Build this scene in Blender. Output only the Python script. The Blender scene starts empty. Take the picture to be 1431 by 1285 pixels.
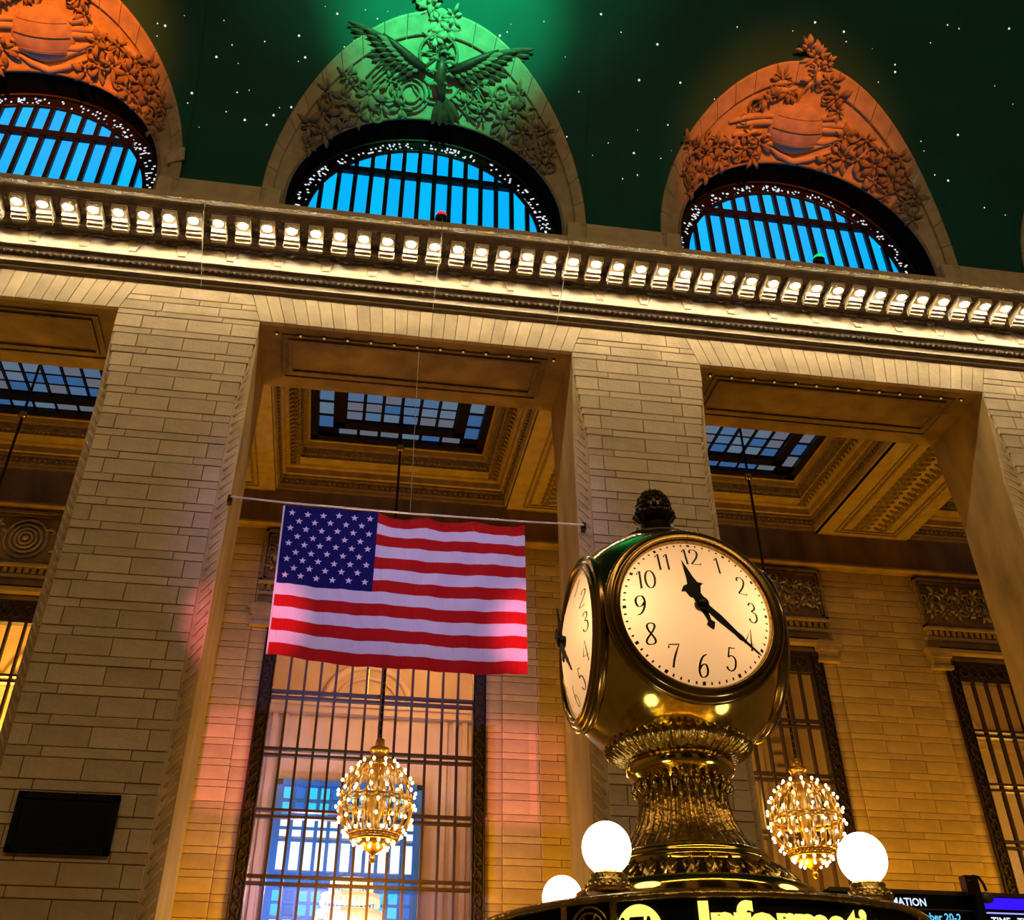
import bpy, bmesh, math, random
from mathutils import Vector, Matrix
random.seed(7)
sc = bpy.context.scene
col = sc.collection
PI = math.pi
# ------------------------------------------------------------------ camera
F, PITCH, YAW, ROLL, CX, CY = 1410.47, 0.628807, 0.141805, 0.0083475, 681.0, 548.8
cy_, sy_, cp_, sp_ = math.cos(YAW), math.sin(YAW), math.cos(PITCH), math.sin(PITCH)
fwd = Vector((sy_*cp_, cy_*cp_, sp_)); rt = Vector((cy_, -sy_, 0)); up = rt.cross(fwd)
r2 = math.cos(ROLL)*rt + math.sin(ROLL)*up; u2 = -math.sin(ROLL)*rt + math.cos(ROLL)*up
cam = bpy.data.cameras.new('camera'); co = bpy.data.objects.new('camera', cam); col.objects.link(co)
cam.sensor_fit = 'HORIZONTAL'; cam.sensor_width = 36; cam.lens = F/1431*36
cam.shift_x = (715.5-CX)/1431; cam.shift_y = (CY-642.5)/1431; cam.clip_end = 300
M = Matrix((r2, u2, -fwd)).transposed().to_4x4(); M.translation = (0, -22, 1.65)
co.matrix_world = M; sc.camera = co
# ------------------------------------------------------------------ world, exposure, lights
w = bpy.data.worlds.new('world'); sc.world = w; w.use_nodes = True
w.node_tree.nodes['Background'].inputs[0].default_value = (0.30, 0.42, 0.60, 1)
w.node_tree.nodes['Background'].inputs[1].default_value = 0.25
sc.view_settings.view_transform = 'Standard'; sc.view_settings.look = 'None'
sc.view_settings.gamma = 1; sc.view_settings.exposure = 0.12; sc.view_settings.use_curve_mapping = False
try:
    sc.cycles.use_denoising = True; sc.cycles.max_bounces = 6; sc.cycles.transparent_max_bounces = 12
    sc.cycles.sample_clamp_indirect = 4; sc.cycles.caustics_reflective = False; sc.cycles.caustics_refractive = False
except Exception: pass
def lamp(name, kind, loc, energy, color, aim=None, parent=None, **kw):
    d = bpy.data.lights.new(name, kind); d.energy = energy; d.color = color
    for k, v in kw.items(): setattr(d, k, v)
    o = bpy.data.objects.new(name, d); col.objects.link(o); o.location = loc
    if aim is not None: o.rotation_euler = (Vector(aim)-Vector(loc)).to_track_quat('-Z', 'Y').to_euler()
    return o
BC = 1.19; BAY = 12.54
R = math.radians
# bulbs along the opposite cornice and the hall chandeliers behind the camera
lamp('opposite_cornice_light', 'AREA', (5, -34.5, 22.5), 2500, (1, .62, .27), aim=(5, 0, 14), shape='RECTANGLE', size=46, size_y=.6)
# coloured stage floods on the opposite ledge
lamp('green_flood', 'SPOT', (1.2, -34, 25.5), 95000, (.0, 1, .34), aim=(1.3, -2.9, 31.9), spot_size=R(17), spot_blend=1, shadow_soft_size=.3)
lamp('orange_flood', 'SPOT', (13.7, -34, 25.5), 60000, (1, .15, .004), aim=(13.4, -1.2, 28.4), spot_size=R(16), spot_blend=1, shadow_soft_size=.3)
lamp('orange_flood', 'SPOT', (-11.3, -34, 25.5), 105000, (1, .16, .003), aim=(-11.4, -1.4, 29.2), spot_size=R(17), spot_blend=1, shadow_soft_size=.3)
lamp('green_flood', 'SPOT', (1.2, -34, 25.5), 22000, (.0, 1, .40), aim=(1.3, -6.0, 35.5), spot_size=R(34), spot_blend=1, shadow_soft_size=.3)
lamp('violet_flood', 'SPOT', (1.1, -33, 17), 27000, (.46, .34, 1), aim=(1.2, 0, 13.5), spot_size=R(21), spot_blend=1, shadow_soft_size=.15)
for px, ax_, pw_ in ((.55, -3.4, 40000), (2.0, 5.75, 38000), (-1.5, 6.9, 22000)):
    lamp('pink_flood', 'SPOT', (px, -30, 10.6), pw_, (1, .20, .34), aim=(ax_, 11.6, 11.0), spot_size=R(6.0), spot_blend=.8, shadow_soft_size=.003)
# amber light of the passage chandeliers
for k in (-1, 0, 1, 2):
    lamp('passage_light', 'POINT', (BC+k*BAY, 9.0, 6.2), 1550, (1, .44, .0), shadow_soft_size=.9)

# ------------------------------------------------------------------ materials
MATS = {}
def mat(name, base, rough=.6, metal=0, noise=0, nscale=3, bump=0, bscale=20, rnd=0, emit=None, estr=1, spec=.4, stretch=None, dark=None):
    if name in MATS: return MATS[name]
    m = bpy.data.materials.new(name); m.use_nodes = True; nt = m.node_tree; N = nt.nodes; L = nt.links
    b = N['Principled BSDF']; b.inputs['Base Color'].default_value = (*base, 1)
    b.inputs['Roughness'].default_value = rough; b.inputs['Metallic'].default_value = metal
    b.inputs['Specular IOR Level'].default_value = spec
    tc = N.new('ShaderNodeTexCoord')
    vec = tc.outputs['Object']
    if stretch:
        mp = N.new('ShaderNodeMapping'); mp.inputs['Scale'].default_value = stretch[0:3]; mp.inputs['Rotation'].default_value = stretch[3:6]
        L.new(vec, mp.inputs['Vector']); vec = mp.outputs['Vector']
    src = None
    if noise:
        n = N.new('ShaderNodeTexNoise'); n.inputs['Scale'].default_value = nscale; n.inputs['Detail'].default_value = 6
        L.new(vec, n.inputs['Vector'])
        r = N.new('ShaderNodeValToRGB'); r.color_ramp.elements[0].position = .3; r.color_ramp.elements[1].position = .7
        d = dark or tuple(c*(1-noise) for c in base)
        r.color_ramp.elements[0].color = (*d, 1); r.color_ramp.elements[1].color = (*tuple(min(1, c*(1+noise*.4)) for c in base), 1)
        L.new(n.outputs['Fac'], r.inputs['Fac']); src = r.outputs['Color']
    if rnd:
        oi = N.new('ShaderNodeObjectInfo'); mr = N.new('ShaderNodeMapRange')
        mr.inputs['To Min'].default_value = 1-rnd; mr.inputs['To Max'].default_value = 1+rnd*.5
        L.new(oi.outputs['Random'], mr.inputs['Value'])
        mx = N.new('ShaderNodeVectorMath'); mx.operation = 'SCALE'
        if src: L.new(src, mx.inputs[0])
        else: mx.inputs[0].default_value = base
        L.new(mr.outputs['Result'], mx.inputs['Scale']); src = mx.outputs['Vector']
    if src: L.new(src, b.inputs['Base Color'])
    if bump:
        n2 = N.new('ShaderNodeTexNoise'); n2.inputs['Scale'].default_value = bscale; n2.inputs['Detail'].default_value = 4
        L.new(vec, n2.inputs['Vector'])
        bp = N.new('ShaderNodeBump'); bp.inputs['Strength'].default_value = bump; bp.inputs['Distance'].default_value = .05
        L.new(n2.outputs['Fac'], bp.inputs['Height']); L.new(bp.outputs['Normal'], b.inputs['Normal'])
    if emit:
        b.inputs['Emission Color'].default_value = (*emit, 1); b.inputs['Emission Strength'].default_value = estr
    MATS[name] = m; return m
stone = mat('pier_stone', (.60, .46, .28), .75, noise=.22, nscale=1.6, bump=.25, bscale=9, rnd=.16)
stone_back = mat('passage_stone', (.56, .41, .17), .75, noise=.25, nscale=1.4, bump=.25, bscale=8, rnd=.18)
stone_plain = mat('plain_stone', (.33, .225, .085), .7, noise=.45, nscale=1.3, bump=.2, bscale=5, stretch=(1, 1, .35, .5, .6, .3))
edge_stone = mat('edge_stone', (.52, .38, .20), .75, noise=.25, nscale=2, bump=.2, bscale=8)
joint = mat('joint_mortar', (.16, .11, .065), .9)
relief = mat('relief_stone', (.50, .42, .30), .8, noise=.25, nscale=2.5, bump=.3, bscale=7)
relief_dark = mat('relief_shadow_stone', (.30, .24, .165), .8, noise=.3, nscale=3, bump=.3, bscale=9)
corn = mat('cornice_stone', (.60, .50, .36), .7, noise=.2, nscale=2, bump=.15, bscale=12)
corn_dark = mat('cornice_shaded_carving', (.15, .105, .068), .8, noise=.4, nscale=5, bump=.4, bscale=12)  # cornice stone darkened: shade of undersides and carving put into its colour
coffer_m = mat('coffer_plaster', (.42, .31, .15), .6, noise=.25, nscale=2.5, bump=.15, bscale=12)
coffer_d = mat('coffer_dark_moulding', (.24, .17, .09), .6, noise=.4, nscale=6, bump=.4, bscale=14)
vault_m = mat('vault_paint', (.000, .082, .082), .75, noise=.2, nscale=.5)
iron = mat('black_iron', (.012, .010, .012), .45, .5)
bronze = mat('ornate_bronze', (.055, .036, .030), .5, .5, noise=.6, nscale=9, bump=.8, bscale=16)
mull = mat('dark_mullion', (.05, .03, .035), .45, .3)
brass = mat('polished_brass', (.84, .60, .10), .11, 1, noise=.25, nscale=5, bump=.04, bscale=6)
brass_old = mat('aged_brass', (.58, .40, .10), .24, 1, noise=.5, nscale=12, bump=.25, bscale=30)
brass_dark = mat('dark_bronze_metal', (.075, .05, .025), .3, .9, noise=.4, nscale=10)
gold = mat('chandelier_gold', (.75, .46, .10), .28, .9, emit=None)
black = mat('black_panel', (.004, .004, .004), .6, spec=.1)
ink = mat('numeral_ink', (.004, .004, .005), .4)
def emitter(name, colr, s): return mat(name, (0, 0, 0), .5, emit=colr, estr=s)
bulb_m = emitter('bulb_glow', (1, .90, .70), 220)
chbulb_m = emitter('chandelier_bulb_glow', (1, .80, .45), 14)
globe_m = emitter('globe_glow', (1, .93, .80), 5)
blue_m = emitter('dusk_sky_glass', (.0, .42, .97), 1.0)
blue2_m = emitter('dusk_sky_glass_pale', (.0, .47, 1.0), 1.0)
sky_white = emitter('grille_sky', (.75, .85, .95), .9)
star_m = emitter('star_glow', (.85, .95, .8), .9)
sign_y = emitter('sign_letter_glow', (1, .85, .16), 1.1)
# ------------------------------------------------------------------ mesh helpers
class MB:
    def __init__(s): s.v = []; s.f = []
    def add(s, vs, fs):
        n = len(s.v); s.v += [tuple(p) for p in vs]; s.f += [tuple(i+n for i in q) for q in fs]; return s
    def box(s, x0, x1, y0, y1, z0, z1):
        return s.add([(x0,y0,z0),(x1,y0,z0),(x1,y1,z0),(x0,y1,z0),(x0,y0,z1),(x1,y0,z1),(x1,y1,z1),(x0,y1,z1)],
                     [(0,3,2,1),(4,5,6,7),(0,1,5,4),(1,2,6,5),(2,3,7,6),(3,0,4,7)])
    def block(s, poly, y0, y1, ch=.018):
        """stone: polygon [(x,z)..] counter-clockwise seen from -Y, front at y0 with chamfered rim"""
        n = len(poly); cx = sum(p[0] for p in poly)/n; cz = sum(p[1] for p in poly)/n
        def ins(p): 
            dx, dz = cx-p[0], cz-p[1]
            return (p[0]+(ch if dx > 0 else -ch), p[1]+(ch if dz > 0 else -ch))
        a = [(*[ins(p)[0]], y0, ins(p)[1]) for p in poly]; b = [(p[0], y0+ch, p[1]) for p in poly]; c = [(p[0], y1, p[1]) for p in poly]
        fs = [tuple(range(n))]
        for i in range(n):
            j = (i+1) % n; fs += [(i, i+n, j+n, j), (i+n, i+2*n, j+2*n, j+n)]
        fs.append(tuple(range(3*n-1, 2*n-1, -1)))
        return s.add(a+b+c, fs)
    def prism(s, poly, y0, y1):
        n = len(poly)
        return s.add([(p[0], y0, p[1]) for p in poly]+[(p[0], y1, p[1]) for p in poly],
                     [tuple(range(n)), tuple(range(2*n-1, n-1, -1))]+[(i, i+n, (i+1) % n+n, (i+1) % n) for i in range(n)])
    def tube(s, pts, r, n=6, closed=False):
        pts = [Vector(p) for p in pts]; m = len(pts); rs = r if isinstance(r, (list, tuple)) else [r]*m
        vs = []; prev = None
        for i, p in enumerate(pts):
            a = pts[(i-1) % m] if (closed or i > 0) else p; b = pts[(i+1) % m] if (closed or i < m-1) else p
            t = (b-a).normalized() if (b-a).length > 1e-9 else Vector((0, 0, 1))
            if prev is None:
                q = Vector((0, 0, 1)) if abs(t.z) < .9 else Vector((1, 0, 0)); e = t.cross(q).normalized()
            else: e = (prev-t*prev.dot(t)); e = e.normalized() if e.length > 1e-6 else t.orthogonal().normalized()
            prev = e; g = t.cross(e)
            for k in range(n):
                an = 2*PI*k/n; vs.append(p+rs[i]*(math.cos(an)*e+math.sin(an)*g))
        fs = []
        for i in range(m if closed else m-1):
            j = (i+1) % m
            for k in range(n): fs.append((i*n+k, i*n+(k+1) % n, j*n+(k+1) % n, j*n+k))
        if not closed: fs += [tuple(range(n-1, -1, -1)), tuple(range((m-1)*n, m*n))]
        return s.add(vs, fs)
    def lathe(s, prof, n=32, c=(0, 0, 0), cap=True):
        vs = []; m = len(prof)
        for r, z in prof:
            for k in range(n):
                a = 2*PI*k/n; vs.append((c[0]+r*math.cos(a), c[1]+r*math.sin(a), c[2]+z))
        fs = [(i*n+k, i*n+(k+1) % n, (i+1)*n+(k+1) % n, (i+1)*n+k) for i in range(m-1) for k in range(n)]
        if cap: fs += [tuple(range(n-1, -1, -1)), tuple(range((m-1)*n, m*n))]
        return s.add(vs, fs)
    def sphere(s, c, r, nu=12, nv=8, sz=1):
        return s.lathe([(max(1e-4, r*math.sin(PI*i/nv)), -r*sz*math.cos(PI*i/nv)) for i in range(nv+1)], nu, c, cap=False)
    def mesh(s, name, smooth=False):
        me = bpy.data.meshes.new(name); me.from_pydata(s.v, [], s.f)
        if smooth: me.polygons.foreach_set('use_smooth', [True]*len(me.polygons))
        me.update(); return me
    def build(s, name, m, parent=None, smooth=False):
        return put(name, s.mesh(name, smooth), m, parent)
def put(name, me, m, parent=None, loc=None):
    o = bpy.data.objects.new(name, me); col.objects.link(o)
    if m and not me.materials: me.materials.append(m)
    if loc is not None: o.location = loc
    if parent: adopt(o, parent)
    return o
def gloc(p):
    l = p.location.copy()
    while p.parent: p = p.parent
    return l
ORG = {}
def adopt(o, parent):
    o.parent = parent
    o.matrix_parent_inverse = Matrix.Translation(-ORG.get(parent.name, Vector((0, 0, 0))))
def tag(o, label=None, cat=None, group=None, kind=None):
    if label: o['label'] = label
    if cat: o['category'] = cat
    if group: o['group'] = group
    if kind: o['kind'] = kind
    return o
def thing(name, loc, label, cat, group=None, kind=None):
    o = bpy.data.objects.new(name, None); col.objects.link(o); o.location = loc; o.empty_display_size = .2
    ORG[o.name] = Vector(loc); return tag(o, label, cat, group, kind)
def copy_tree(o, loc, label=None, rz=None):
    r = o.copy(); col.objects.link(r); r.location = loc
    if label: r['label'] = label
    if rz is not None: r.rotation_euler = (0, 0, rz)
    def rec(src, dst):
        for ch in list(src.children):
            c = ch.copy(); col.objects.link(c); c.parent = dst; c.matrix_parent_inverse = ch.matrix_parent_inverse.copy(); rec(ch, c)
    rec(o, r); return r
CACHE = {}
def stone_at(name, x0, x1, z0, z1, y, m, parent, depth=.14, gap=.017):
    w_, h_ = round(x1-x0-gap, 3), round(z1-z0-gap, 3)
    key = (w_, h_, m.name, depth)
    if key not in CACHE:
        CACHE[key] = MB().block([(-w_/2, -h_/2), (w_/2, -h_/2), (w_/2, h_/2), (-w_/2, h_/2)], 0, depth, .011).mesh(name)
        CACHE[key].materials.append(m)
    return put(name, CACHE[key], m, parent, ((x0+x1)/2, y+random.uniform(-.008, .008), (z0+z1)/2))
def vY(z):
    s = max(0, min(1, (z-24)/13.5)); return -18.3+18.3*math.sqrt(max(0, 1-s*s))

# ================================================================== THE SETTING
floor_m = mat('marble_floor', (.20, .17, .13), .3, noise=.2, nscale=1)
tag(MB().box(-30, 42, -37, 24, -.3, 0).build('floor', floor_m), 'polished pale marble floor of the great hall', 'floor', kind='structure')
hallw = mat('far_hall_wall', (.50, .40, .26), .8, noise=.2, nscale=.8)
wb = tag(MB().box(-30, 42, -37.2, -36.7, 0, 24.2).build('wall_back', hallw), 'plain stone wall with added dark panels on the opposite side of the hall', 'wall', kind='structure')
for k in range(-2, 4): MB().box(BC+k*BAY-4.2, BC+k*BAY+4.2, -36.7, -36.6, 0, 19.3).build('added_dark_panel', mat('added_panel_dark', (.02, .013, .006), .8), wb)  # dark panels added so the brass clock reflects more contrast
tag(MB().box(-30.3, -30, -37.2, 24, 0, 38).build('wall_left', hallw), 'far end wall of the hall on the left', 'wall', kind='structure')
tag(MB().box(42, 42.3, -37.2, 24, 0, 38).build('wall_right', hallw), 'far end wall of the hall on the right', 'wall', kind='structure')
LUN = [BC+k*BAY for k in (-1, 0, 1, 2)]
OA, OH, OZ = 5.06, 6.42, 24.6
# vault: columns of the barrel start on the lunette outlines
def zstart(x):
    for c in LUN:
        d = abs(x-c)
        if d < OA: return OZ+OH*math.sqrt(max(0, 1-(d/OA)**2))
    return 23.6
xs = [-30]
for c in LUN:
    for i in range(-40, 41):
        xs.append(c+(OA-.0005)*math.sin(i/40*PI/2))
    xs += [c-OA-.001, c+OA+.001]
xs += [42] + [-30+i for i in range(1, 72)]
xs = sorted(set(round(x, 4) for x in xs))
vb = MB(); NR = 40; vs = []; fs = []
for x in xs:
    z0 = zstart(x); a0 = math.asin(max(0, min(1, (z0-24)/13.5))) if z0 > 24 else 0
    for j in range(NR+1):
        a = a0+(PI-a0)*j/NR
        yy = -18.3+18.3*math.cos(a); zz = 24+13.5*math.sin(a)
        if j == 0 and z0 < 24: yy, zz = 0, 23.6
        vs.append((x, yy, zz))
for i in range(len(xs)-1):
    for j in range(NR):
        p = i*(NR+1)+j; fs.append((p, p+1, p+NR+2, p+NR+1))
vault = vb.add(vs, fs).build('ceiling', vault_m, smooth=True)
tag(vault, 'dark teal barrel vault painted as a night sky with small stars', 'ceiling', kind='structure')
STARS = [(-6.93,-1.94,30.05),(-7.72,-1.74,29.75),(-7.48,-1.72,29.71),(-7.69,-1.53,29.4),(-5.7,-1.95,30.06),(-5.37,-1.54,29.42),(-5.81,-1.31,29.02),(-5.12,-1.25,28.91),(-4.37,-1.67,29.63),(-3.31,-1.85,29.91),(-3.06,-1.49,29.33),(-3.26,-1.41,29.19),(-4.68,-0.88,28.14),(-5.04,-0.83,28.02),(-6.41,-0.75,27.82),(-6.49,-0.62,27.48),(-5.15,-0.63,27.52),(-5.29,-0.57,27.35),(-4.69,-0.5,27.15),(-6.03,-0.37,26.71),(-3.82,-0.59,27.41),(-4.01,-0.48,27.07),(-3.32,-0.72,27.76),(-3.68,-0.7,27.69),(-2.58,-2.46,30.76),(-2.18,-2.35,30.62),(-2.18,-2.35,30.62),(-1.3,-2.5,30.81),(-0.58,-2.53,30.85),(-0.89,-2.36,30.63),(-3.32,-1.85,29.91),(-1.86,-1.76,29.77),(-1.57,-1.89,29.98),(-4.37,-1.67,29.63),(-3.83,-0.6,27.42),(-3.99,-0.48,27.08),(3.45,-2.6,30.94),(3.35,-2.44,30.73),(3.12,-2.35,30.61),(5.9,-1.5,29.35),(6.47,-0.58,27.37),(5.59,-0.78,27.9),(8.41,-2.6,30.93),(11.07,-3.2,31.62),(13.01,-3.28,31.71),(13.43,-3.17,31.59),(14.8,-3.42,31.86),(14.93,-3.21,31.63),(15.89,-3.13,31.56),(16.78,-2.85,31.23),(16.81,-2.69,31.05),(16.25,-2.43,30.72),(19.27,-3.85,32.29),(18.43,-3.91,32.34),(9.31,-1.9,29.99),(10.53,-1.68,29.65),(7.95,-1.0,28.4),(8.98,-1.14,28.69),(7.85,-0.67,27.62),(8.77,-0.65,27.55),(9.12,-0.76,27.85),(7.98,-0.42,26.86),(19.28,-1.6,29.52),(17.94,-1.4,29.18),(18.06,-1.24,28.89),(18.44,-0.88,28.14),(18.92,-0.82,28.0),(20.93,-0.46,27.01),(21.23,-2.35,30.61),(20.19,-0.52,27.2),(13.74,-3.54,31.98),(7.14,-2.75,31.11),(5.88,-1.51,29.38),(6.98,-0.76,27.86),(7.9,-1.85,29.91),(4.53,-2.75,31.12),(5.35,-2.1,30.28),(7.48,-0.36,26.66),(6.4,-3.07,31.48),(17.93,-3.44,31.88),(20.49,-2.68,31.04),(18.86,-3.86,32.29),(20.66,-4.03,32.45),(16.76,-2.85,31.24)]
sm_ = MB().sphere((0, 0, 0), .05, 6, 4).mesh('star'); sm_.materials.append(star_m)
for k, p in enumerate(STARS):
    o = put('star', sm_, None, vault, p); o.scale = [(.36, .55, .85, .45)[k % 4]]*3


# ------------------------------------------------------------------ piers
P_X = [-6.97-BAY, -6.97, 5.57, 18.11]; PW = 3.78; HZ = 19.54; PD = 3.0
def cham(z): return .30*max(0, min(1, (18.9-z)/2.2))
pier_labels = ['stone pier far to the left, beyond the frame edge', 'broad block stone pier with a black panel, left of the flag',
               'block stone pier behind the brass clock finial', 'block stone pier at the right edge with a dark inner side']
ROWS = [(19.35, 19.54, 0)]
z = 19.35
while z > 1.2:
    ROWS.append((z-.434, z, 1)); ROWS.append((z-.434-.215, z-.434, 0)); z -= .649
for i, X0 in enumerate(P_X):
    if i == 0: continue
    pr = thing('stone_pier', (X0+PW/2, 1.5, 0), pier_labels[i], 'pier', 'square piers of the arcade')
    b = MB(); lv = [0, 16.7, 17.4, 18.1, 18.9, HZ]; vs = []
    for zz in lv:
        c = cham(zz)+.002
        vs += [(X0+c, .07, zz), (X0+PW-c, .07, zz), (X0+PW, .07+c, zz), (X0+PW, PD-c, zz), (X0+PW-c, PD, zz), (X0+c, PD, zz), (X0, PD-c, zz), (X0, .07+c, zz)]
    fs = [(k*8+j, k*8+(j+1) % 8, k*8+8+(j+1) % 8, k*8+8+j) for k in range(len(lv)-1) for j in range(8)]+[tuple(range(7, -1, -1)), tuple(range(40, 48))]
    o = b.add(vs, fs).build('core', stone_plain, pr)
    # dark joint bed just behind the blocks
    b = MB()
    vs = []
    for zz in lv: c = cham(zz)+.012; vs += [(X0+c, .066, zz), (X0+PW-c, .066, zz)]
    b.add(vs, [(k*2, k*2+1, k*2+3, k*2+2) for k in range(len(lv)-1)]).build('joint_bed', joint, pr)
    for (z0, z1, tall) in ROWS:
        c = round(cham((z0+z1)/2), 2); xa, xb = X0+c, X0+PW-c
        cut = [.185, .5, .81] if tall else [.265, .735]
        pts = [xa]+[X0+PW*q for q in cut]+[xb]
        for k in range(len(pts)-1): stone_at('stone_block', pts[k], pts[k+1], z0, z1, 0, stone, pr)
    # pale chamfered corners with a twisted moulding
    for sx, xe in ((1, X0+PW), (-1, X0)):
        vs = []
        for zz in lv[:-1]:
            c = cham(zz)+.002; vs += [(xe-sx*c, .067, zz), (xe+sx*.002, .07+c, zz)]
        MB().add(vs, [(k*2, k*2+1, k*2+3, k*2+2) for k in range(len(lv)-2)]).build('corner_chamfer', edge_stone, pr)
    for sx, xe in ((1, X0+PW), (-1, X0)):
        b = MB(); zz = 1.0
        while zz < 18.3:
            c = cham(zz+.2)
            p0 = (xe-sx*c*.85, .07+c*.15, zz); p1 = (xe-sx*c*.5, .07+c*.5-.02, zz+.22); p2 = (xe-sx*c*.15, .07+c*.85, zz+.42)
            b.tube([p0, p1, p2], max(.006, .03*c/.3), 5); zz += .27
        b.build('twisted_edge_moulding', edge_stone, pr, True)
# ------------------------------------------------------------------ arcade wall: frieze of flat-arch voussoirs and beam
wf = thing('wall_front', (BC, 1.5, HZ), 'pale stone lintel band of slanted blocks above the pier openings', 'wall', kind='structure')
MB().box(-20, 34, .07, PD, HZ+.003, 20.85).build('beam', stone_plain, wf)
MB().box(-20, 34, .062, .068, HZ+.02, 20.6).build('joint_bed', joint, wf)
FT = 20.50
opens = [(P_X[k]+PW, P_X[k+1]) for k in range(3)]+[(P_X[3]+PW, P_X[3]+BAY)]
for (xa, xb) in opens:
    n = 26; c = (xa+xb)/2; hw = (xb-xa)/2
    for k in range(n):
        a0 = xa+(xb-xa)*k/n; a1 = xa+(xb-xa)*(k+1)/n
        t0 = a0+.34*(a0-c)/hw; t1 = a1+.34*(a1-c)/hw; g = .007
        MB().block([(a0+g, HZ), (a1-g, HZ), (t1-g, FT), (t0+g, FT)], random.uniform(-.006, .006), .14, .009).build('voussoir', stone, wf)
for X0 in P_X[1:]:
    zz = HZ
    for h, cut in ((.33, (.3, .7)), (.2, (.2, .55, .85)), (.43, (.4, .75))):
        z1 = min(FT, zz+h)
        l0, l1 = -.34*(zz-HZ)/(FT-HZ), -.34*(z1-HZ)/(FT-HZ)
        pts = [0]+list(cut)+[1]; g = .008
        for k in range(len(pts)-1):
            xl0 = X0+PW*pts[k]-(l0 if k == 0 else 0); xl1 = X0+PW*pts[k]-(l1 if k == 0 else 0)
            last = k == len(pts)-2
            xr0 = X0+PW*pts[k+1]+(l0 if last else 0); xr1 = X0+PW*pts[k+1]+(l1 if last else 0)
            MB().block([(xl0+g, zz+g), (xr0-g, zz+g), (xr1-g, z1-g), (xl1+g, z1-g)], random.uniform(-.006, .006), .14, .009).build('stone_block', stone, wf)
        zz = z1
# soffit frames, little soffit bulbs
for i, (xa, xb) in enumerate(opens):
    for (x0, x1, y0, y1, wd, dz) in ((xa+.86, xb-.9, .72, 2.08, .09, .06), (xa+.64, xb-.66, .5, 2.38, .05, .04)):
        b = MB()
        for (a, b_, c, d) in ((x0, x1, y0-wd, y0), (x0, x1, y1, y1+wd), (x0-wd, x0, y0-wd, y1+wd), (x1, x1+wd, y0-wd, y1+wd)):
            b.box(a, b_, c, d, HZ-dz, HZ+.02)
        b.build('soffit_frame', coffer_d, wf)
sb = None
for i in (1, 2):
    xa, xb = opens[i]
    for k in range(13):
        loc = (xa+.45+k*.655, .44, HZ)
        if sb is None:
            sb = thing('soffit_bulb', loc, 'tiny gold bulb in the row under the stone lintel', 'bulb', 'tiny bulbs under the lintels')
            MB().lathe([(.06, .01), (.06, -.03), (.045, -.04)], 10, loc).build('socket', brass_dark, sb)
            MB().sphere((loc[0], loc[1], loc[2]-.05), .035, 8, 6).build('bulb', emitter('soffit_bulb_glow', (1, .62, .15), .4), sb)
        else: copy_tree(sb, loc)
# ------------------------------------------------------------------ attic plinth between the lunettes
wa = thing('wall_attic', (BC, 0, 22), 'low brown stone plinth between the lunettes behind the cornice', 'wall', kind='structure')
edges = [-20]+[v for c in LUN for v in (c-4.45, c+4.45)]+[36]
for i in range(0, len(edges), 2):
    MB().box(edges[i], edges[i+1], -.06, .6, 21.5, 24.72).build('plinth', corn, wa)
MB().box(-20, 36, .6, 1.6, 20.9, 23.9).build('backing', corn, wa)
# ------------------------------------------------------------------ cornice
tr = thing('trim_1', (BC, -1, 20.49), 'deep carved stone cornice running above the piers', 'cornice', kind='structure')
XA, XB = -18, 34
def run(name, prof, m, smooth=False):
    n = len(prof)
    return MB().add([(XA, y, z) for y, z in prof]+[(XB, y, z) for y, z in prof],
                    [(i, i+n, (i+1) % n+n, (i+1) % n) for i in range(n)]+[tuple(range(n)), tuple(range(2*n-1, n-1, -1))]).build(name, m, tr, smooth)
run('fillet_moulding', [(.1, 20.49), (0, 20.49), (-.09, 20.536), (-.09, 20.59), (-.25, 20.626), (-.25, 20.792), (.1, 20.80)], corn)
run('painted_shade_strip', [(.05, 20.50), (.004, 20.484), (-.087, 20.530), (-.087, 20.55), (.05, 20.55)], corn_dark)  # dark strips added on the fillet undersides to paint in their shade
run('painted_shade_strip', [(-.05, 20.60), (-.092, 20.586), (-.247, 20.620), (-.247, 20.66), (-.05, 20.66)], corn_dark)
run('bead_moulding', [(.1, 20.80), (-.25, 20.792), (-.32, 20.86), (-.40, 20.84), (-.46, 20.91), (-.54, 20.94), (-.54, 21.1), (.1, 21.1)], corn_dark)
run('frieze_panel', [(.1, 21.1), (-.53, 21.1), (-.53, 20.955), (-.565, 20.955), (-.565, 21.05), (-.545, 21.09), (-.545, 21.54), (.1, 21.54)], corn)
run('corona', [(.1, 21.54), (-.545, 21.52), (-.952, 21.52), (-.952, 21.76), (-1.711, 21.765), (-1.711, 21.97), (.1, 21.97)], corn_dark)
run('crown_moulding', [(.1, 21.97), (-1.711, 21.97), (-1.80, 21.99), (-1.90, 22.05), (-1.91, 22.205), (-1.7, 22.25), (.1, 22.25)], corn)
b = MB(); x = XA
while x < XB:
    b.sphere((x, -.40, 20.82), .05, 6, 4); x += .17
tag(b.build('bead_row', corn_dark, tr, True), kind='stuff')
b = MB(); x = XA; k = 0
while x < XB:
    h = (.10, .13, .10, .07)[k % 4]; b.prism([(x+.11*math.cos(a), 21.53+h*math.sin(a)) for a in [PI+PI*j/6 for j in range(7)]], -.68, -.61); x += .2; k += 1
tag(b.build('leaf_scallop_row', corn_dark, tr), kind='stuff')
b = MB(); x = XA
while x < XB:
    b.prism([(x, 22.01), (x+.10, 21.99), (x+.2, 22.01), (x+.18, 22.15), (x+.1, 22.19), (x+.02, 22.15)], -1.935, -1.85); x += .26
tag(b.build('crown_leaf_row', corn, tr), kind='stuff')
b = MB(); x = XA
while x < XB:
    b.box(x, x+.09, -.985, -.945, 21.56, 21.72); x += .165
tag(b.build('dentil_row', corn_dark, tr), kind='stuff')
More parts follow.
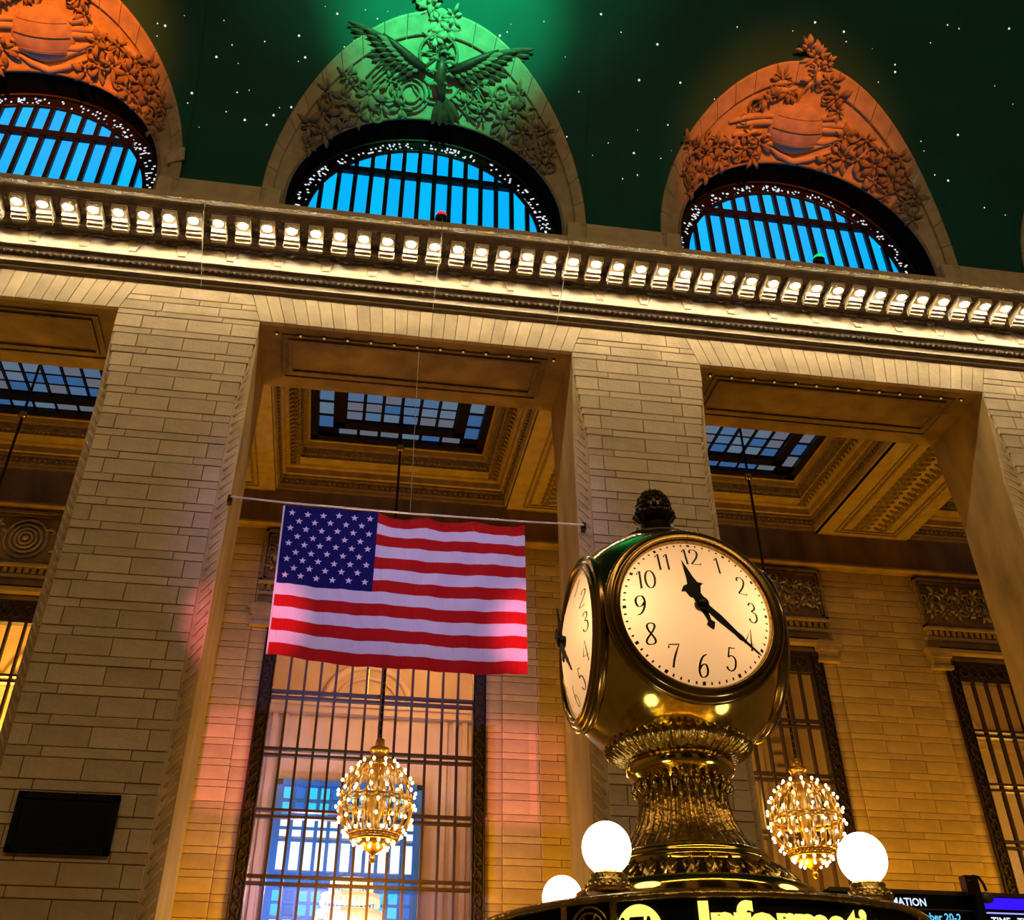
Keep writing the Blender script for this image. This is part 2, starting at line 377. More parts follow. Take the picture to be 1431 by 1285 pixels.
# scallops of bulb light put into shape as blocks on the frieze panel
lampX = [-9.82+.66*k for k in range(-8, 54)]
for k, x in enumerate(lampX):
    if k % 2 == 0:
        MB().block([(x+.33-.10, 21.09), (x+.33+.10, 21.09), (x+.33+.21, 21.52), (x+.33-.21, 21.52)], -.59, -.53, .02).build('light_scallop_block', corn, tr)
    b = MB().sphere((x+.33, -1.33, 21.765), .11, 8, 4, .5)
    for q in range(6): b.sphere((x+.33+.13*math.cos(q*PI/3), -1.33+.13*math.sin(q*PI/3), 21.76), .06, 6, 4, .6)
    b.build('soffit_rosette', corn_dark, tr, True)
lampproto = {}
for k, x in enumerate(lampX):
    kind = k % 2
    if kind not in lampproto:
        lab = ('lit scroll bracket with a white bare bulb under the long cornice', 'lit scroll bracket with a yellower bare bulb under the long cornice')[kind]
        L0 = thing('cornice_lamp', (x, -1.3, 21.75), lab, 'lamp', ('white cornice bulbs', 'yellow cornice bulbs')[kind])
        prof = [(-.955, 21.755), (-.955, 21.38), (-1.07, 21.37), (-1.09, 21.44), (-1.18, 21.42), (-1.20, 21.49), (-1.29, 21.47), (-1.32, 21.55), (-1.64, 21.58), (-1.67, 21.65), (-1.67, 21.755)]
        n = len(prof)
        MB().add([(x-.2, y, z) for y, z in prof]+[(x+.2, y, z) for y, z in prof], [(i, (i+1) % n, (i+1) % n+n, i+n) for i in range(n)]+[tuple(range(n-1, -1, -1)), tuple(range(n, 2*n))]).build('bracket', corn, L0)
        for s in (-1, 1):
            MB().tube([(x+s*.205, -1.06+.07*math.cos(a), 21.5+.09*math.sin(a)) for a in [j*PI/5 for j in range(10)]], .022, 5, True).build('side_scroll', corn, L0, True)
        MB().lathe([(.15, .02), (.165, -.03), (.15, -.055), (.125, -.05), (.115, 0)], 16, (x, -1.56, 21.585), cap=False).build('cup', corn, L0, True)
        MB().sphere((x, -1.58, 21.52), .072, 10, 8).build('bulb', bulb_m if kind == 0 else emitter('warm_bulb_glow', (1, .78, .38), 195), L0, True)
        lampproto[kind] = L0
    else: copy_tree(lampproto[kind], (x, -1.3, 21.75))
# hanging wires down the cornice face
for xw, lab in ((-4.9, 'thin pale wire hanging down the cornice above the left pier'), (1.55, 'thin pale wire hanging down the cornice under the central window'), (5.15, 'thin pale wire hanging down the cornice left of the middle pier')):
    tag(MB().tube([(xw, -1.95, 22.25), (xw, -1.95, 21.6), (xw-.02, -.8, 20.85), (xw-.02, -.15, 20.45)], .010, 5).build('wire', mat('pale_wire', (.6, .5, .38), .6)), lab, 'wire')

# ------------------------------------------------------------------ lunettes
WR, WZ, WY = 4.35, 24.7, .2
def S(bc, u, t, h=0):
    th = R(max(0, min(180, u))); dz = (u if u < 0 else (180-u if u > 180 else 0))*.1
    O = Vector((bc+OA*math.cos(th), 0, OZ+OH*math.sin(th)+dz)); O.y = vY(O.z)
    W = Vector((bc+WR*math.cos(th), WY, WZ+WR*math.sin(th)+dz))
    return W+(O-W)*t
def frame(bc, u, t):
    e = .5
    P = S(bc, u, t); a = S(bc, u-e, t)-S(bc, u+e, t); o = S(bc, u, t+.02)-S(bc, u, t-.02)
    rg = a.normalized(); n = rg.cross(o).normalized()
    if n.dot(Vector((0, -22, 1.65))-P) < 0: n = -n
    upv = (o-rg*o.dot(rg)).normalized()
    return P, rg, upv, n
LW = [0.05, .55, .95, 1.0, .7, .06]
def leaf(b, P, d, s, n, L, Wd, h0=.04, h1=.12, prof=LW, rib=.06):
    vs = []; m = len(prof)
    for i, wq in enumerate(prof):
        f = i/(m-1); c = P+d*(L*f)+n*(h0+(h1-h0)*math.sin(f*PI*.8)); hw = Wd*wq/2
        vs += [c-s*hw-n*.03, c+n*rib, c+s*hw-n*.03]
    fs = []
    for i in range(m-1):
        q = i*3; fs += [(q, q+3, q+4, q+1), (q+1, q+4, q+5, q+2)]
    b.add(vs, fs)
def cluster(b, bc, u, t, k, L, ph0=0, spread=360, fr=frame):
    P, rg, uv, n = fr(bc, u, t)
    for i in range(k):
        a = R(ph0+spread*(i/(k if spread == 360 else max(1, k-1)))+random.uniform(-9, 9))
        d = (rg*math.cos(a)+uv*math.sin(a)); s = n.cross(d)
        l = L*random.uniform(.55, 1.35)
        leaf(b, P+d*L*.08, d, s, n, l, l*random.uniform(.26, .5), .05, .18*random.uniform(.5, 1.6))
    bud(b, P+n*.08, L*.2)
def tendrils(g, bc, lst, r0=.26):
    for i, (u, t) in enumerate(lst):
        P, rg, uv, n = frame(bc, u, t); sg = 1 if i % 2 else -1; pts = []
        for j in range(15):
            a = j*.62+i; rr = r0*(1-j/18); pts.append(P+n*(.05+.006*j)+rg*(sg*rr*math.cos(a))+uv*(rr*math.sin(a)))
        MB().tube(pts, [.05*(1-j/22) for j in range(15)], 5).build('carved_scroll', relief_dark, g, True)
def bud(b, P, r): b.sphere(P, r, 8, 5)
def ridge(b, bc, pts, r, n=6, lift=.06):
    q = []
    for i in range(len(pts)-1):
        for j in range(5):
            f = j/5; u = pts[i][0]*(1-f)+pts[i+1][0]*f; t = pts[i][1]*(1-f)+pts[i+1][1]*f
            P, rg, uv, nn = frame(bc, u, t); q.append(P+nn*lift)
    P, rg, uv, nn = frame(bc, *pts[-1]); q.append(P+nn*lift)
    rr = [r*(.35+.65*math.sin(PI*(i+.5)/len(q))) for i in range(len(q))]
    b.tube(q, rr, n)
def tb(u): return .52+.27*math.sin(R(max(0, min(180, u))))
wood = mat('window_hood_dark', (.010, .007, .006), .95, spec=.02)
wing_m = mat('wing_dark_bronze', (.10, .045, .03), .5, noise=.5, nscale=5)
def arch_base(bc, label):
    g = thing('lunette_arch', (bc, 0, OZ), label, 'arch', 'lunette arches over the windows')
    us = [-14]+[i*180/48 for i in range(49)]+[194]; NT = 8; vs = []; fs = []
    for u in us:
        for j in range(NT+1):
            vs.append(S(bc, u, tb(u)*1.02*j/NT))
    for i in range(len(us)-1):
        for j in range(NT):
            p = i*(NT+1)+j; fs.append((p, p+NT+1, p+NT+2, p+1))
    MB().add(vs, fs).build('relief_ground', relief, g, True)
    b = MB(); vs = []
    for u in us:
        a = S(bc, u, 0); vs += [a, Vector((a.x, 1.12, a.z))]
    b.add(vs, [(2*i, 2*i+1, 2*i+3, 2*i+2) for i in range(len(us)-1)]).build('window_hood', wood, g, True)
    # band of voussoirs
    cuts = [-14]+[i*180/21 for i in range(22)]+[194]
    for k in range(len(cuts)-1):
        u0, u1 = cuts[k]+.12, cuts[k+1]-.12; m = 3; vs = []
        for i in range(m+1):
            u = u0+(u1-u0)*i/m; P, rg, uv, n = frame(bc, u, .9)
            a, c = S(bc, u, tb(u)), S(bc, u, 1.0)
            vs += [a-n*.05, a+n*.07, a+(c-a)*.06+n*.10, c-(c-a)*.08+n*.10, c+n*.06, c-n*.05]
        fs = []
        for i in range(m):
            for j in range(5): q = i*6+j; fs.append((q, q+6, q+7, q+1))
        fs += [(0, 1, 2, 3, 4, 5), tuple(range(m*6+5, m*6-1, -1))]
        MB().add(vs, fs).build('voussoir', relief, g)
    # slim inner roll moulding
    q = [S(bc, u, .02)+frame(bc, u, .02)[3]*.03 for u in us]
    MB().tube(q, .05, 5).build('arch_roll', relief_dark, g, True)
    return g
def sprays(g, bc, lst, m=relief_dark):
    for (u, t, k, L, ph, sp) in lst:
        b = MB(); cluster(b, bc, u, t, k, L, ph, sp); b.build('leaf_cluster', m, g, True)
# --- central lunette: winged emblem among foliage
def emblem_arch(bc):
    g = arch_base(bc, 'green-lit stone lunette arch carved with a winged emblem over the central window')
    lst = [(147.7, .48, 7, .42, 0, 360), (140, .42, 7, .45, 20, 360), (142.3, .14, 6, .36, 60, 360), (134, .30, 7, .45, 0, 360), (129.7, .42, 6, .42, 10, 360), (127, .64, 6, .36, 40, 360), (123.4, .14, 7, .42, 0, 360),
           (118, .34, 7, .45, 15, 360), (113, .20, 6, .38, 0, 360), (109, .40, 6, .36, 30, 360), (104, .12, 6, .34, 0, 360), (136, .66, 5, .34, 60, 200), (152, .16, 5, .32, 0, 360),
           (72, .45, 6, .36, 0, 360), (64.7, .40, 7, .46, 0, 360), (68, .18, 6, .40, 20, 360), (58, .24, 7, .44, 0, 360), (54.2, .45, 7, .46, 30, 360), (55, .66, 6, .40, 0, 360), (48, .30, 7, .44, 0, 360), (42.6, .50, 7, .44, 0, 360),
           (38.2, .66, 6, .40, 10, 360), (44.3, .14, 6, .36, 0, 360), (34.8, .16, 5, .32, 0, 360), (76, .22, 6, .34, 0, 360), (32, .45, 6, .36, 0, 360)]
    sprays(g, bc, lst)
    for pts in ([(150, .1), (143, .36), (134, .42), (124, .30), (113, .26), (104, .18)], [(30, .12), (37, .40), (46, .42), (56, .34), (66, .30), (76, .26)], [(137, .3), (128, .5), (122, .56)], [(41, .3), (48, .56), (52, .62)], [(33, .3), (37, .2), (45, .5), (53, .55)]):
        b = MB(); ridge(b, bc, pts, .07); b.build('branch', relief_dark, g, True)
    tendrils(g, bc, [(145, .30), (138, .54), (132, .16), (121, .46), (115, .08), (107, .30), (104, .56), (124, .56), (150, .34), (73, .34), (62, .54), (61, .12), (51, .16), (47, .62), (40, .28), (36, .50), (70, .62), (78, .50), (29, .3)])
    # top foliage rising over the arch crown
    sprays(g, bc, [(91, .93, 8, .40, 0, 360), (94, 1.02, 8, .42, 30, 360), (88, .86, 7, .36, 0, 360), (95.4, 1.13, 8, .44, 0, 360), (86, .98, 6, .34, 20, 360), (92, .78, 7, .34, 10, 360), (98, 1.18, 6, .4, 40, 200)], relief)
    # discs behind the emblem and rail rays
    P, rg, uv, n = frame(bc, 90, .5)
    for (uu, tt, rr) in ((100, .26, .62), (100, .26, .46), (100, .26, .30), (90, .42, .85)):
        P, rg, uv, n = frame(bc, uu, tt)
        MB().tube([P+n*.08+rr*(rg*math.cos(a)+uv*math.sin(a)) for a in [j*2*PI/28 for j in range(28)]], .035, 5, True).build('wheel_ring', relief_dark, g, True)
    P, rg, uv, n = frame(bc, 90, .62)
    MB().tube([P+n*.1+.62*(rg*math.cos(a)+uv*math.sin(a)) for a in [j*2*PI/28 for j in range(28)]], .05, 6, True).build('wheel_ring', relief_dark, g, True)
    b = MB()
    for j in range(8):
        a = j*PI/4; b.tube([P+n*.1, P+n*.1+.6*(rg*math.cos(a)+uv*math.sin(a))], .03, 5)
    b.build('wheel_spokes', relief_dark, g, True)
    b = MB()
    for j in range(7):
        P1, rg1, uv1, n1 = frame(bc, 77-j*1.3, .16+j*.045)
        b.tube([P1+n1*.08-rg1*.45+uv1*.28, P1+n1*.08+rg1*.55-uv1*.3], .035, 5)
    for j in range(5):
        P1, rg1, uv1, n1 = frame(bc, 108+j*1.6, .42+j*.045)
        b.tube([P1+n1*.08-rg1*.5-uv1*.22, P1+n1*.08+rg1*.4+uv1*.2], .03, 5)
    b.build('carved_rays', relief_dark, g, True)
    # body with tail
    P, rg, uv, n = frame(bc, 88.5, .42)
    b = MB()
    b.tube([P+uv*.75+n*.25, P+uv*.35+n*.38, P+n*.42, P-uv*.45+rg*.1+n*.34, P-uv*.8+rg*.2+n*.2], [.10, .19, .22, .16, .08], 10)
    b.sphere(P+uv*.9+n*.3, .15, 10, 7)
    b.build('emblem_body', wing_m, g, True)
    for (a_, c_) in ((-.25, .5), (.25, .45), (-.2, .1), (.28, .05), (0, .3), (.1, -.2), (-.15, -.3), (.05, .75)):
        b = MB(); b.tube([P+rg*(a_-.16)+uv*c_+n*.42, P+rg*a_+uv*(c_+.1)+n*.52, P+rg*(a_+.16)+uv*c_+n*.42], .06, 6); b.build('drapery_fold', relief_dark, g, True)
    b = MB()
    for j in range(5):
        a = R(-100+j*14); d = rg*math.cos(a)+uv*math.sin(a)
        leaf(b, P-uv*.55+rg*.12+n*.15, d, n.cross(d), n, 1.0, .26, .1, .1, [.4, .7, .9, 1, .8, .3])
    b.build('tail', wing_m, g, True)
    for side in (-1, 1):
        wg = None
        root, rg, uv, n = frame(bc, 90-side*6.5, .50)
        tip = frame(bc, 67.1 if side > 0 else 112, .89)[0]
        ax = (tip-root); Lw = ax.length; ax.normalize(); pr = n.cross(ax); pr = -pr if pr.dot(uv) > 0 else pr
        b = MB()
        b.tube([root-ax*.1+n*.25, root+ax*Lw*.35+n*.34, root+ax*Lw*.75+n*.3, tip+n*.2], [.16, .14, .10, .04], 8)
        wg = b.build('wing', wing_m, g, True)
        for layer, (nf, l0, hh, back) in enumerate(((12, 1.15, .18, 1.0), (10, .75, .27, .9), (8, .42, .34, .75))):
            for j in range(nf):
                f = j/(nf-1)
                base = root+ax*(Lw*(.02+.62*f*back+.1*layer*f)); a = R(72-58*f)
                d = (ax*math.cos(a)+pr*math.sin(a)).normalized(); l = l0*(.75+.75*f)
                b = MB(); leaf(b, base, d, n.cross(d), n, l, .27-.05*layer, hh, hh-.02, [.7, .95, 1, 1, .8, .25], .025)
                b.build('feather', wing_m if layer < 2 else relief_dark, wg, True)
    return g
# --- lunettes with a globe between cloud bands
def globe_arch(bc, label, src=None):
    if src: return copy_tree(src, (bc, 0, OZ), label)
    g = arch_base(bc, label)
    P, rg, uv, n = frame(bc, 90, .36)
    b = MB(); vs = []; nu, nv = 28, 7
    for i in range(nv+1):
        a = (PI/2)*i/nv
        for k in range(nu):
            q = 2*PI*k/nu; vs.append(P+n*(.02+.38*math.sin(a))+1.02*math.cos(a)*(rg*math.cos(q)+uv*.86*math.sin(q)))
    b.add(vs, [(i*nu+k, i*nu+(k+1) % nu, (i+1)*nu+(k+1) % nu, (i+1)*nu+k) for i in range(nv) for k in range(nu)]).build('globe', mat('globe_dimmed_stone', (.42, .36, .36), .75, noise=.25, nscale=3), g, True)  # stone shifted to mauve-grey: the globe's weaker light put into its colour
    b = MB()
    for j in (-.5, 0, .5):
        b.tube([P+n*(.04+.38*math.sqrt(max(0, 1-s*s-j*j)))+1.02*s*rg+1.02*.86*j*uv-uv*.12*(1-s*s) for s in [-.85*math.sqrt(1-j*j)+1.7*math.sqrt(1-j*j)*i/10 for i in range(11)]], .022, 5)
    b.build('globe_band', relief_dark, g, True)
    clouds = [[(122, .58), (114, .54), (106, .50), (99, .47)], [(118, .49), (110, .45), (102, .42), (99, .40)], [(106, .22), (98, .20), (90, .145), (82, .19), (73, .31)], [(100, .16), (95, .09), (88, .035), (80, .10), (72, .235)],
              [(82.5, .50), (78, .53), (73, .59)], [(81, .385), (76, .42), (67, .50)], [(80.5, .44), (74, .49), (68, .55)], [(84, .24), (76, .30), (70, .40)], [(104, .76), (98, .72), (93, .74)], [(106, .82), (100, .80), (95, .80)], [(103, .30), (97, .27), (92, .24)], [(58, .60), (52, .62), (48, .66)], [(120, .40), (113, .36), (105, .33)]]
    for c in clouds:
        b = MB(); ridge(b, bc, c, .13, 7, .03); b.build('cloud_band', relief, g, True)
    lst = [(144, .86, 7, .38, 0, 360), (140, .60, 7, .40, 0, 360), (135, .40, 7, .42, 0, 360), (138, .18, 6, .36, 0, 360), (128.7, .40, 7, .42, 15, 360), (128, .2, 7, .40, 0, 360), (121, .26, 7, .42, 0, 360), (151, .2, 5, .36, 0, 360), (150, .50, 5, .34, 0, 360),
           (113, .2, 7, .44, 0, 360), (106, .22, 7, .42, 20, 360), (109, .08, 6, .34, 0, 360), (112, .34, 6, .36, 0, 360), (66, .22, 7, .42, 0, 360), (72, .12, 6, .38, 0, 360), (68, .44, 6, .36, 0, 360), (60, .30, 6, .40, 0, 360),
           (58.8, .56, 6, .40, 0, 360), (49.7, .58, 7, .42, 0, 360), (52, .36, 7, .40, 0, 360), (49, .18, 6, .36, 0, 360), (43, .74, 6, .36, 0, 360), (42, .40, 7, .42, 0, 360), (38, .60, 6, .36, 0, 360), (42.2, .16, 6, .34, 0, 360), (31, .56, 6, .36, 0, 360), (33, .30, 6, .36, 0, 360), (26, .2, 5, .3, 0, 360),
           (80, .86, 7, .40, 0, 360), (76, .76, 7, .40, 0, 360), (74, .64, 6, .34, 0, 360), (102, .64, 6, .40, 20, 160), (106, .70, 6, .38, 180, 160), (96, .70, 6, .36, 200, 150), (100, .84, 6, .34, 0, 180)]
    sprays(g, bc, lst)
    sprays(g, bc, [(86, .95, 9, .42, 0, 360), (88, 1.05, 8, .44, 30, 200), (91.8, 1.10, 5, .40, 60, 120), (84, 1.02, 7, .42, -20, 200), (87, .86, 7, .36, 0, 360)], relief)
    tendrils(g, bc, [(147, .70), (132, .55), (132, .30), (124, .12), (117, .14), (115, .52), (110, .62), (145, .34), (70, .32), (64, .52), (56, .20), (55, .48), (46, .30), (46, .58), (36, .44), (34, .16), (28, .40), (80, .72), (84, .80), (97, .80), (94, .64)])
    for pts in ([(92, .60), (90, .72), (87, .85), (86, .95), (90, 1.08)], [(50, .6), (46, .5), (44, .35), (36, .3)], [(150, .3), (143, .6), (134, .5), (122, .34)]):
        b = MB(); ridge(b, bc, pts, .07); b.build('branch', relief_dark, g, True)
    return g
arch_c = emblem_arch(LUN[1])
arch_r = globe_arch(LUN[2], 'orange-lit stone lunette arch with a carved globe, right of the centre')
arch_l = globe_arch(LUN[0], 'bright orange lunette arch with a carved globe, cut off by the left edge', arch_r)
arch_f = globe_arch(LUN[3], 'unlit lunette arch of which only a sliver shows at the right edge', arch_r)
# pale plaster patch on the left arch
P, rg, uv, n = frame(LUN[0], 9, .8)
o = MB().add([P+n*.12+a*rg*.26+c*uv*.30+n*d for d in (0, .05) for a, c in ((-1, -1), (1, -.9), (1, 1), (-.8, 1))], [(0, 1, 2, 3), (7, 6, 5, 4), (0, 4, 5, 1), (1, 5, 6, 2), (2, 6, 7, 3), (3, 7, 4, 0)]).build('plaster_patch', mat('pale_plaster', (.62, .50, .44), .8, noise=.3, nscale=6, bump=.6, bscale=12))
tag(o, 'small pale plaster patch on the right leg of the left arch', 'patch')

# ------------------------------------------------------------------ lunette windows
wproto = None
def lunette_window(bc, num, lab):
    g = thing('window_%d' % num, (bc, 1.1, WZ), lab, 'window', 'lunette windows', 'structure')
    Rg = 3.78; pitch = .52; rail = 27.18; zb = 23.6
    top = lambda x: WZ+math.sqrt(max(0, Rg*Rg-x*x))
    for row in (0, 1):
        for k in range(-7, 8):
            x0, x1 = k*pitch-.185, k*pitch+.185
            lo = zb if row == 0 else rail+.14
            hi = rail-.12 if row == 0 else 99
            pts = []
            n = 4
            tops = [(x0+(x1-x0)*i/n, min(hi, top(x0+(x1-x0)*i/n))) for i in range(n+1)]
            tops = [(x, z) for x, z in tops if z > lo+.03 and abs(x) < Rg]
            if len(tops) < 2 or max(z for x, z in tops)-lo < .16: continue
            poly = [(bc+tops[0][0], lo), (bc+tops[-1][0], lo)]+[(bc+x, z) for x, z in reversed(tops)]
            MB().prism(poly, 1.14, 1.16).build('pane', blue_m if (k+row) % 3 else blue2_m, g)
    # mullions and rails
    for k in range(-7, 9):
        x = (k-.5)*pitch
        if abs(x) < Rg: MB().box(bc+x-.07, bc+x+.07, 1.02, 1.2, zb, top(x)+.05).build('mullion', iron, g)
    hw = math.sqrt(Rg*Rg-(rail-WZ)**2)
    MB().box(bc-hw-.2, bc+hw+.2, .98, 1.2, rail-.11, rail+.13).build('rail', iron, g)
    # pierced grille ring
    b = MB(); na, nr = 230, 8; rnd = random.Random(num)
    r0, r1 = Rg, WR+.05
    for i in range(-6, na+6):
        for j in range(nr):
            if 1 <= j <= 5 and rnd.random() < .15: continue
            a0, a1 = PI*i/na, PI*(i+1)/na; q0, q1 = r0+(r1-r0)*j/nr, r0+(r1-r0)*(j+1)/nr
            b.add([(bc+q*math.cos(a), 1.12, WZ+q*math.sin(a)) for q, a in ((q0, a0), (q1, a0), (q1, a1), (q0, a1))], [(0, 3, 2, 1)])
    tag(b.build('pierced_grille', iron, g), kind='stuff')
    b = MB()
    for rr, rad in ((r0+.03, .07), (r1-.06, .08)):
        b.tube([(bc+rr*math.cos(a), 1.08, WZ+rr*math.sin(a)) for a in [PI*i/60 for i in range(-4, 65)]], rad, 6)
    b.build('ring_frame', iron, g, True)
    b = MB(); vs = []
    for i in range(-4, 65):
        a = PI*i/60; vs += [(bc+q*math.cos(a), 1.3, WZ+q*math.sin(a)) for q in (r0-.1, r1+.2)]
    b.add(vs, [(2*i, 2*i+1, 2*i+3, 2*i+2) for i in range(68)]).build('sky_opening', sky_white, g)
    return g
lunette_window(LUN[0], 1, 'half-round blue window under the left orange arch')
lunette_window(LUN[1], 2, 'half-round blue window under the central green arch')
lunette_window(LUN[2], 3, 'half-round blue window under the right orange arch')
lunette_window(LUN[3], 4, 'half-round window under the arch cut off at the right edge')
for (x, colr, lab) in ((1.65, (1, .02, .01), 'red glowing floodlight on the ledge below the central window'), (13.83, (.0, .8, .12), 'green glowing floodlight on the ledge below the right window')):
    zf = 24.15; g = thing('floodlight', (x, -.15, zf-.3), lab, 'floodlight', 'ledge floodlights')
    MB().lathe([(.12, -.16), (.17, -.1), (.19, .08), (.15, .12)], 12, (x, -.1, zf)).build('housing', iron, g, True)
    MB().sphere((x, -.14, zf+.12), .17, 12, 8, .7).build('lens', emitter('flood_lens_%d' % int(x), colr, 1.6), g, True)
    MB().tube([(x-.2, -.1, zf-.3), (x-.2, -.1, zf), (x+.2, -.1, zf), (x+.2, -.1, zf-.3)], .02, 5).build('yoke', iron, g)
    MB().box(x-.25, x+.25, -.3, .1, 22.0, zf-.28).build('stand', iron, g)

# ------------------------------------------------------------------ passage ceiling
cp = thing('ceiling_passage', (BC, 7.5, 20.85), 'amber coffered ceiling of the passage behind the piers', 'ceiling', kind='structure')
CY0, CY1, CZ = 3.4, 11.6, 20.85
MB().box(-20, 34, 3.0, CY0, CZ-.001, 22.8).build('front_margin', coffer_m, cp)
for X0 in P_X:
    MB().box(X0, X0+PW, CY0, CY1+.4, CZ, 22.8).build('cross_beam', coffer_m, cp)
    x0, x1, y0, y1 = X0+.84, X0+PW-.84, 3.9, 11.0
    for (g_, wd, dz) in ((0, .08, .05), (.2, .05, .04)):
        b = MB(); a0, a1, b0, b1 = x0-g_, x1+g_, y0-g_, y1+g_
        for q in ((a0, a1, b0-wd, b0), (a0, a1, b1, b1+wd), (a0-wd, a0, b0-wd, b1+wd), (a1, a1+wd, b0-wd, b1+wd)): b.box(*q, CZ-dz, CZ+.02)
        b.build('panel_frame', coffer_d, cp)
    b = MB()
    yy = y0+.3
    while yy < y1-.1:
        for sx in (-1, 1):
            xm = (x0+x1)/2; n = Vector((0, 0, -1))
            for q in (0, 1, 2):
                d = Vector((sx*math.cos(.5+q*.6), math.sin(.5+q*.6), 0)).normalized()
                leaf(b, Vector((xm+sx*(.08+.28*q), yy, CZ)), d, n.cross(d), n, .34, .17, .02, .05)
        yy += .34
    tag(b.build('carved_leafwork', coffer_d, cp), kind='stuff')
PROF = [(0, 20.85), (0, 20.98), (.07, 21.0), (.07, 21.14), (.13, 21.16), (.13, 21.42), (.20, 21.46), (.20, 21.54), (.30, 21.56), (.30, 21.80), (.40, 21.84), (.44, 21.92), (.80, 21.98), (.80, 22.10), (.86, 22.14), (.90, 22.36), (1.0, 22.38), (1.04, 22.55), (1.10, 22.58), (1.10, 22.72)]
def loopmesh(x0, x1, y0, y1, prof, m, name, par):
    vs = []; fs = []
    for q, zz in prof: vs += [(x0+q, y0+q, zz), (x1-q, y0+q, zz), (x1-q, y1-q, zz), (x0+q, y1-q, zz)]
    for i in range(len(prof)-1):
        for k in range(4): fs.append((i*4+k, i*4+(k+1) % 4, i*4+4+(k+1) % 4, i*4+4+k))
    return MB().add(vs, fs).build(name, m, par)
ROMAN = 0
for bi, (xa, xb) in enumerate(opens):
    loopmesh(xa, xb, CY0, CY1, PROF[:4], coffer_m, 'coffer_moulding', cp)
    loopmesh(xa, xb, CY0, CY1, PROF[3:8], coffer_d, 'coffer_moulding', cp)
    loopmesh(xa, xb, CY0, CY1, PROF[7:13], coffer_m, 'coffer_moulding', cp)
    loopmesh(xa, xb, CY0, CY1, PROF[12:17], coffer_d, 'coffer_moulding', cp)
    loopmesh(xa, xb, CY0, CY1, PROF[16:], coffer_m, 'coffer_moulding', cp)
    b = MB()
    for (q, zz, r_, st) in ((.16, 21.30, .05, .2), (.83, 22.10, .045, .16)):
        x = xa+q
        while x < xb-q: b.sphere((x, CY1-q, zz), r_, 6, 4); b.sphere((x, CY0+q, zz), r_, 6, 4); x += st
        y = CY0+q
        while y < CY1-q: b.sphere((xa+q, y, zz), r_, 6, 4); b.sphere((xb-q, y, zz), r_, 6, 4); y += st
    n = Vector((0, 0, -1)); y = CY0+.6
    while y < CY1-.5:
        for sx, xx in ((1, xa+.62), (-1, xb-.62)):
            for d in ((0, 1), (.8, .6), (-.8, .6)):
                dv = Vector((d[0], d[1], 0)); leaf(b, Vector((xx, y, 21.95)), dv, n.cross(dv), n, .22, .12, .02, .06)
        y += .26
    tag(b.build('coffer_beads', coffer_d, cp), kind='stuff')
    # skylight
    g = thing('window_%d' % (9+bi), ((xa+xb)/2, 7.5, 22.7), ['black gridded skylight over the left passage bay', 'black gridded skylight above the flag', 'black gridded skylight right of the clock', 'skylight over the far right passage bay'][bi], 'skylight', 'passage skylights', 'structure')
    x0, x1, y0, y1 = xa+1.05, xb-1.05, CY0+1.05, CY1-1.05
    pm = [emitter('skylight_pane_%d' % i, c, 1) for i, c in enumerate(((.06, .12, .22), (.09, .14, .20), (.03, .09, .22), (.10, .11, .14)))]
    rnd = random.Random(bi)
    MB().box(x0-.2, x1+.2, y0-.2, y1+.2, 22.82, 22.9).build('frame_backing', iron, g)
    b = MB(); wd = .34
    for q in ((x0, x1, y0, y0+wd), (x0, x1, y1-wd, y1), (x0, x0+wd, y0, y1), (x1-wd, x1, y0, y1)): b.box(*q, 22.62, 22.82)
    b.build('outer_frame', iron, g)
    i0, i1, j0, j1 = x0+1.0, x1-1.0, y0+1.0, y1-1.0
    b = MB()
    for q in ((i0-.1, i1+.1, j0-.1, j0+.3), (i0-.1, i1+.1, j1-.3, j1+.1), (i0-.1, i0+.3, j0-.1, j1+.1), (i1-.3, i1+.1, j0-.1, j1+.1)): b.box(*q, 22.64, 22.82)
    b.build('inner_frame', iron, g)
    def panes(xs, ys):
        for xx0, xx1 in xs:
            for yy0, yy1 in ys: MB().box(xx0, xx1, yy0, yy1, 22.79, 22.815).build('pane', rnd.choice(pm), g)
    nx = 6; pw = (i1-i0-.6)/nx; ny = 6; ph = (j1-j0-.6)/ny
    panes([(i0+.3+k*pw+.06, i0+.3+(k+1)*pw-.06) for k in range(nx)], [(j0+.3+k*ph+.07, j0+.3+(k+1)*ph-.07) for k in range(ny)])
    panes([(x0+.36, i0-.14), (i1+.14, x1-.36)], [(y0+.4+k*.86, y0+.4+k*.86+.66) for k in range(7) if y0+.4+k*.86+.66 < y1-.3])
    panes([(x0+1.1+k*.78, x0+1.1+k*.78+.66) for k in range(6)], [(y0+.36, j0-.14), (j1+.14, y1-.36)])
    for k in range(nx-1):
        MB().box(i0+.3+(k+1)*pw-.02, i0+.3+(k+1)*pw+.02, j0, j1, 22.7, 22.8).build('glazing_bar', iron, g)

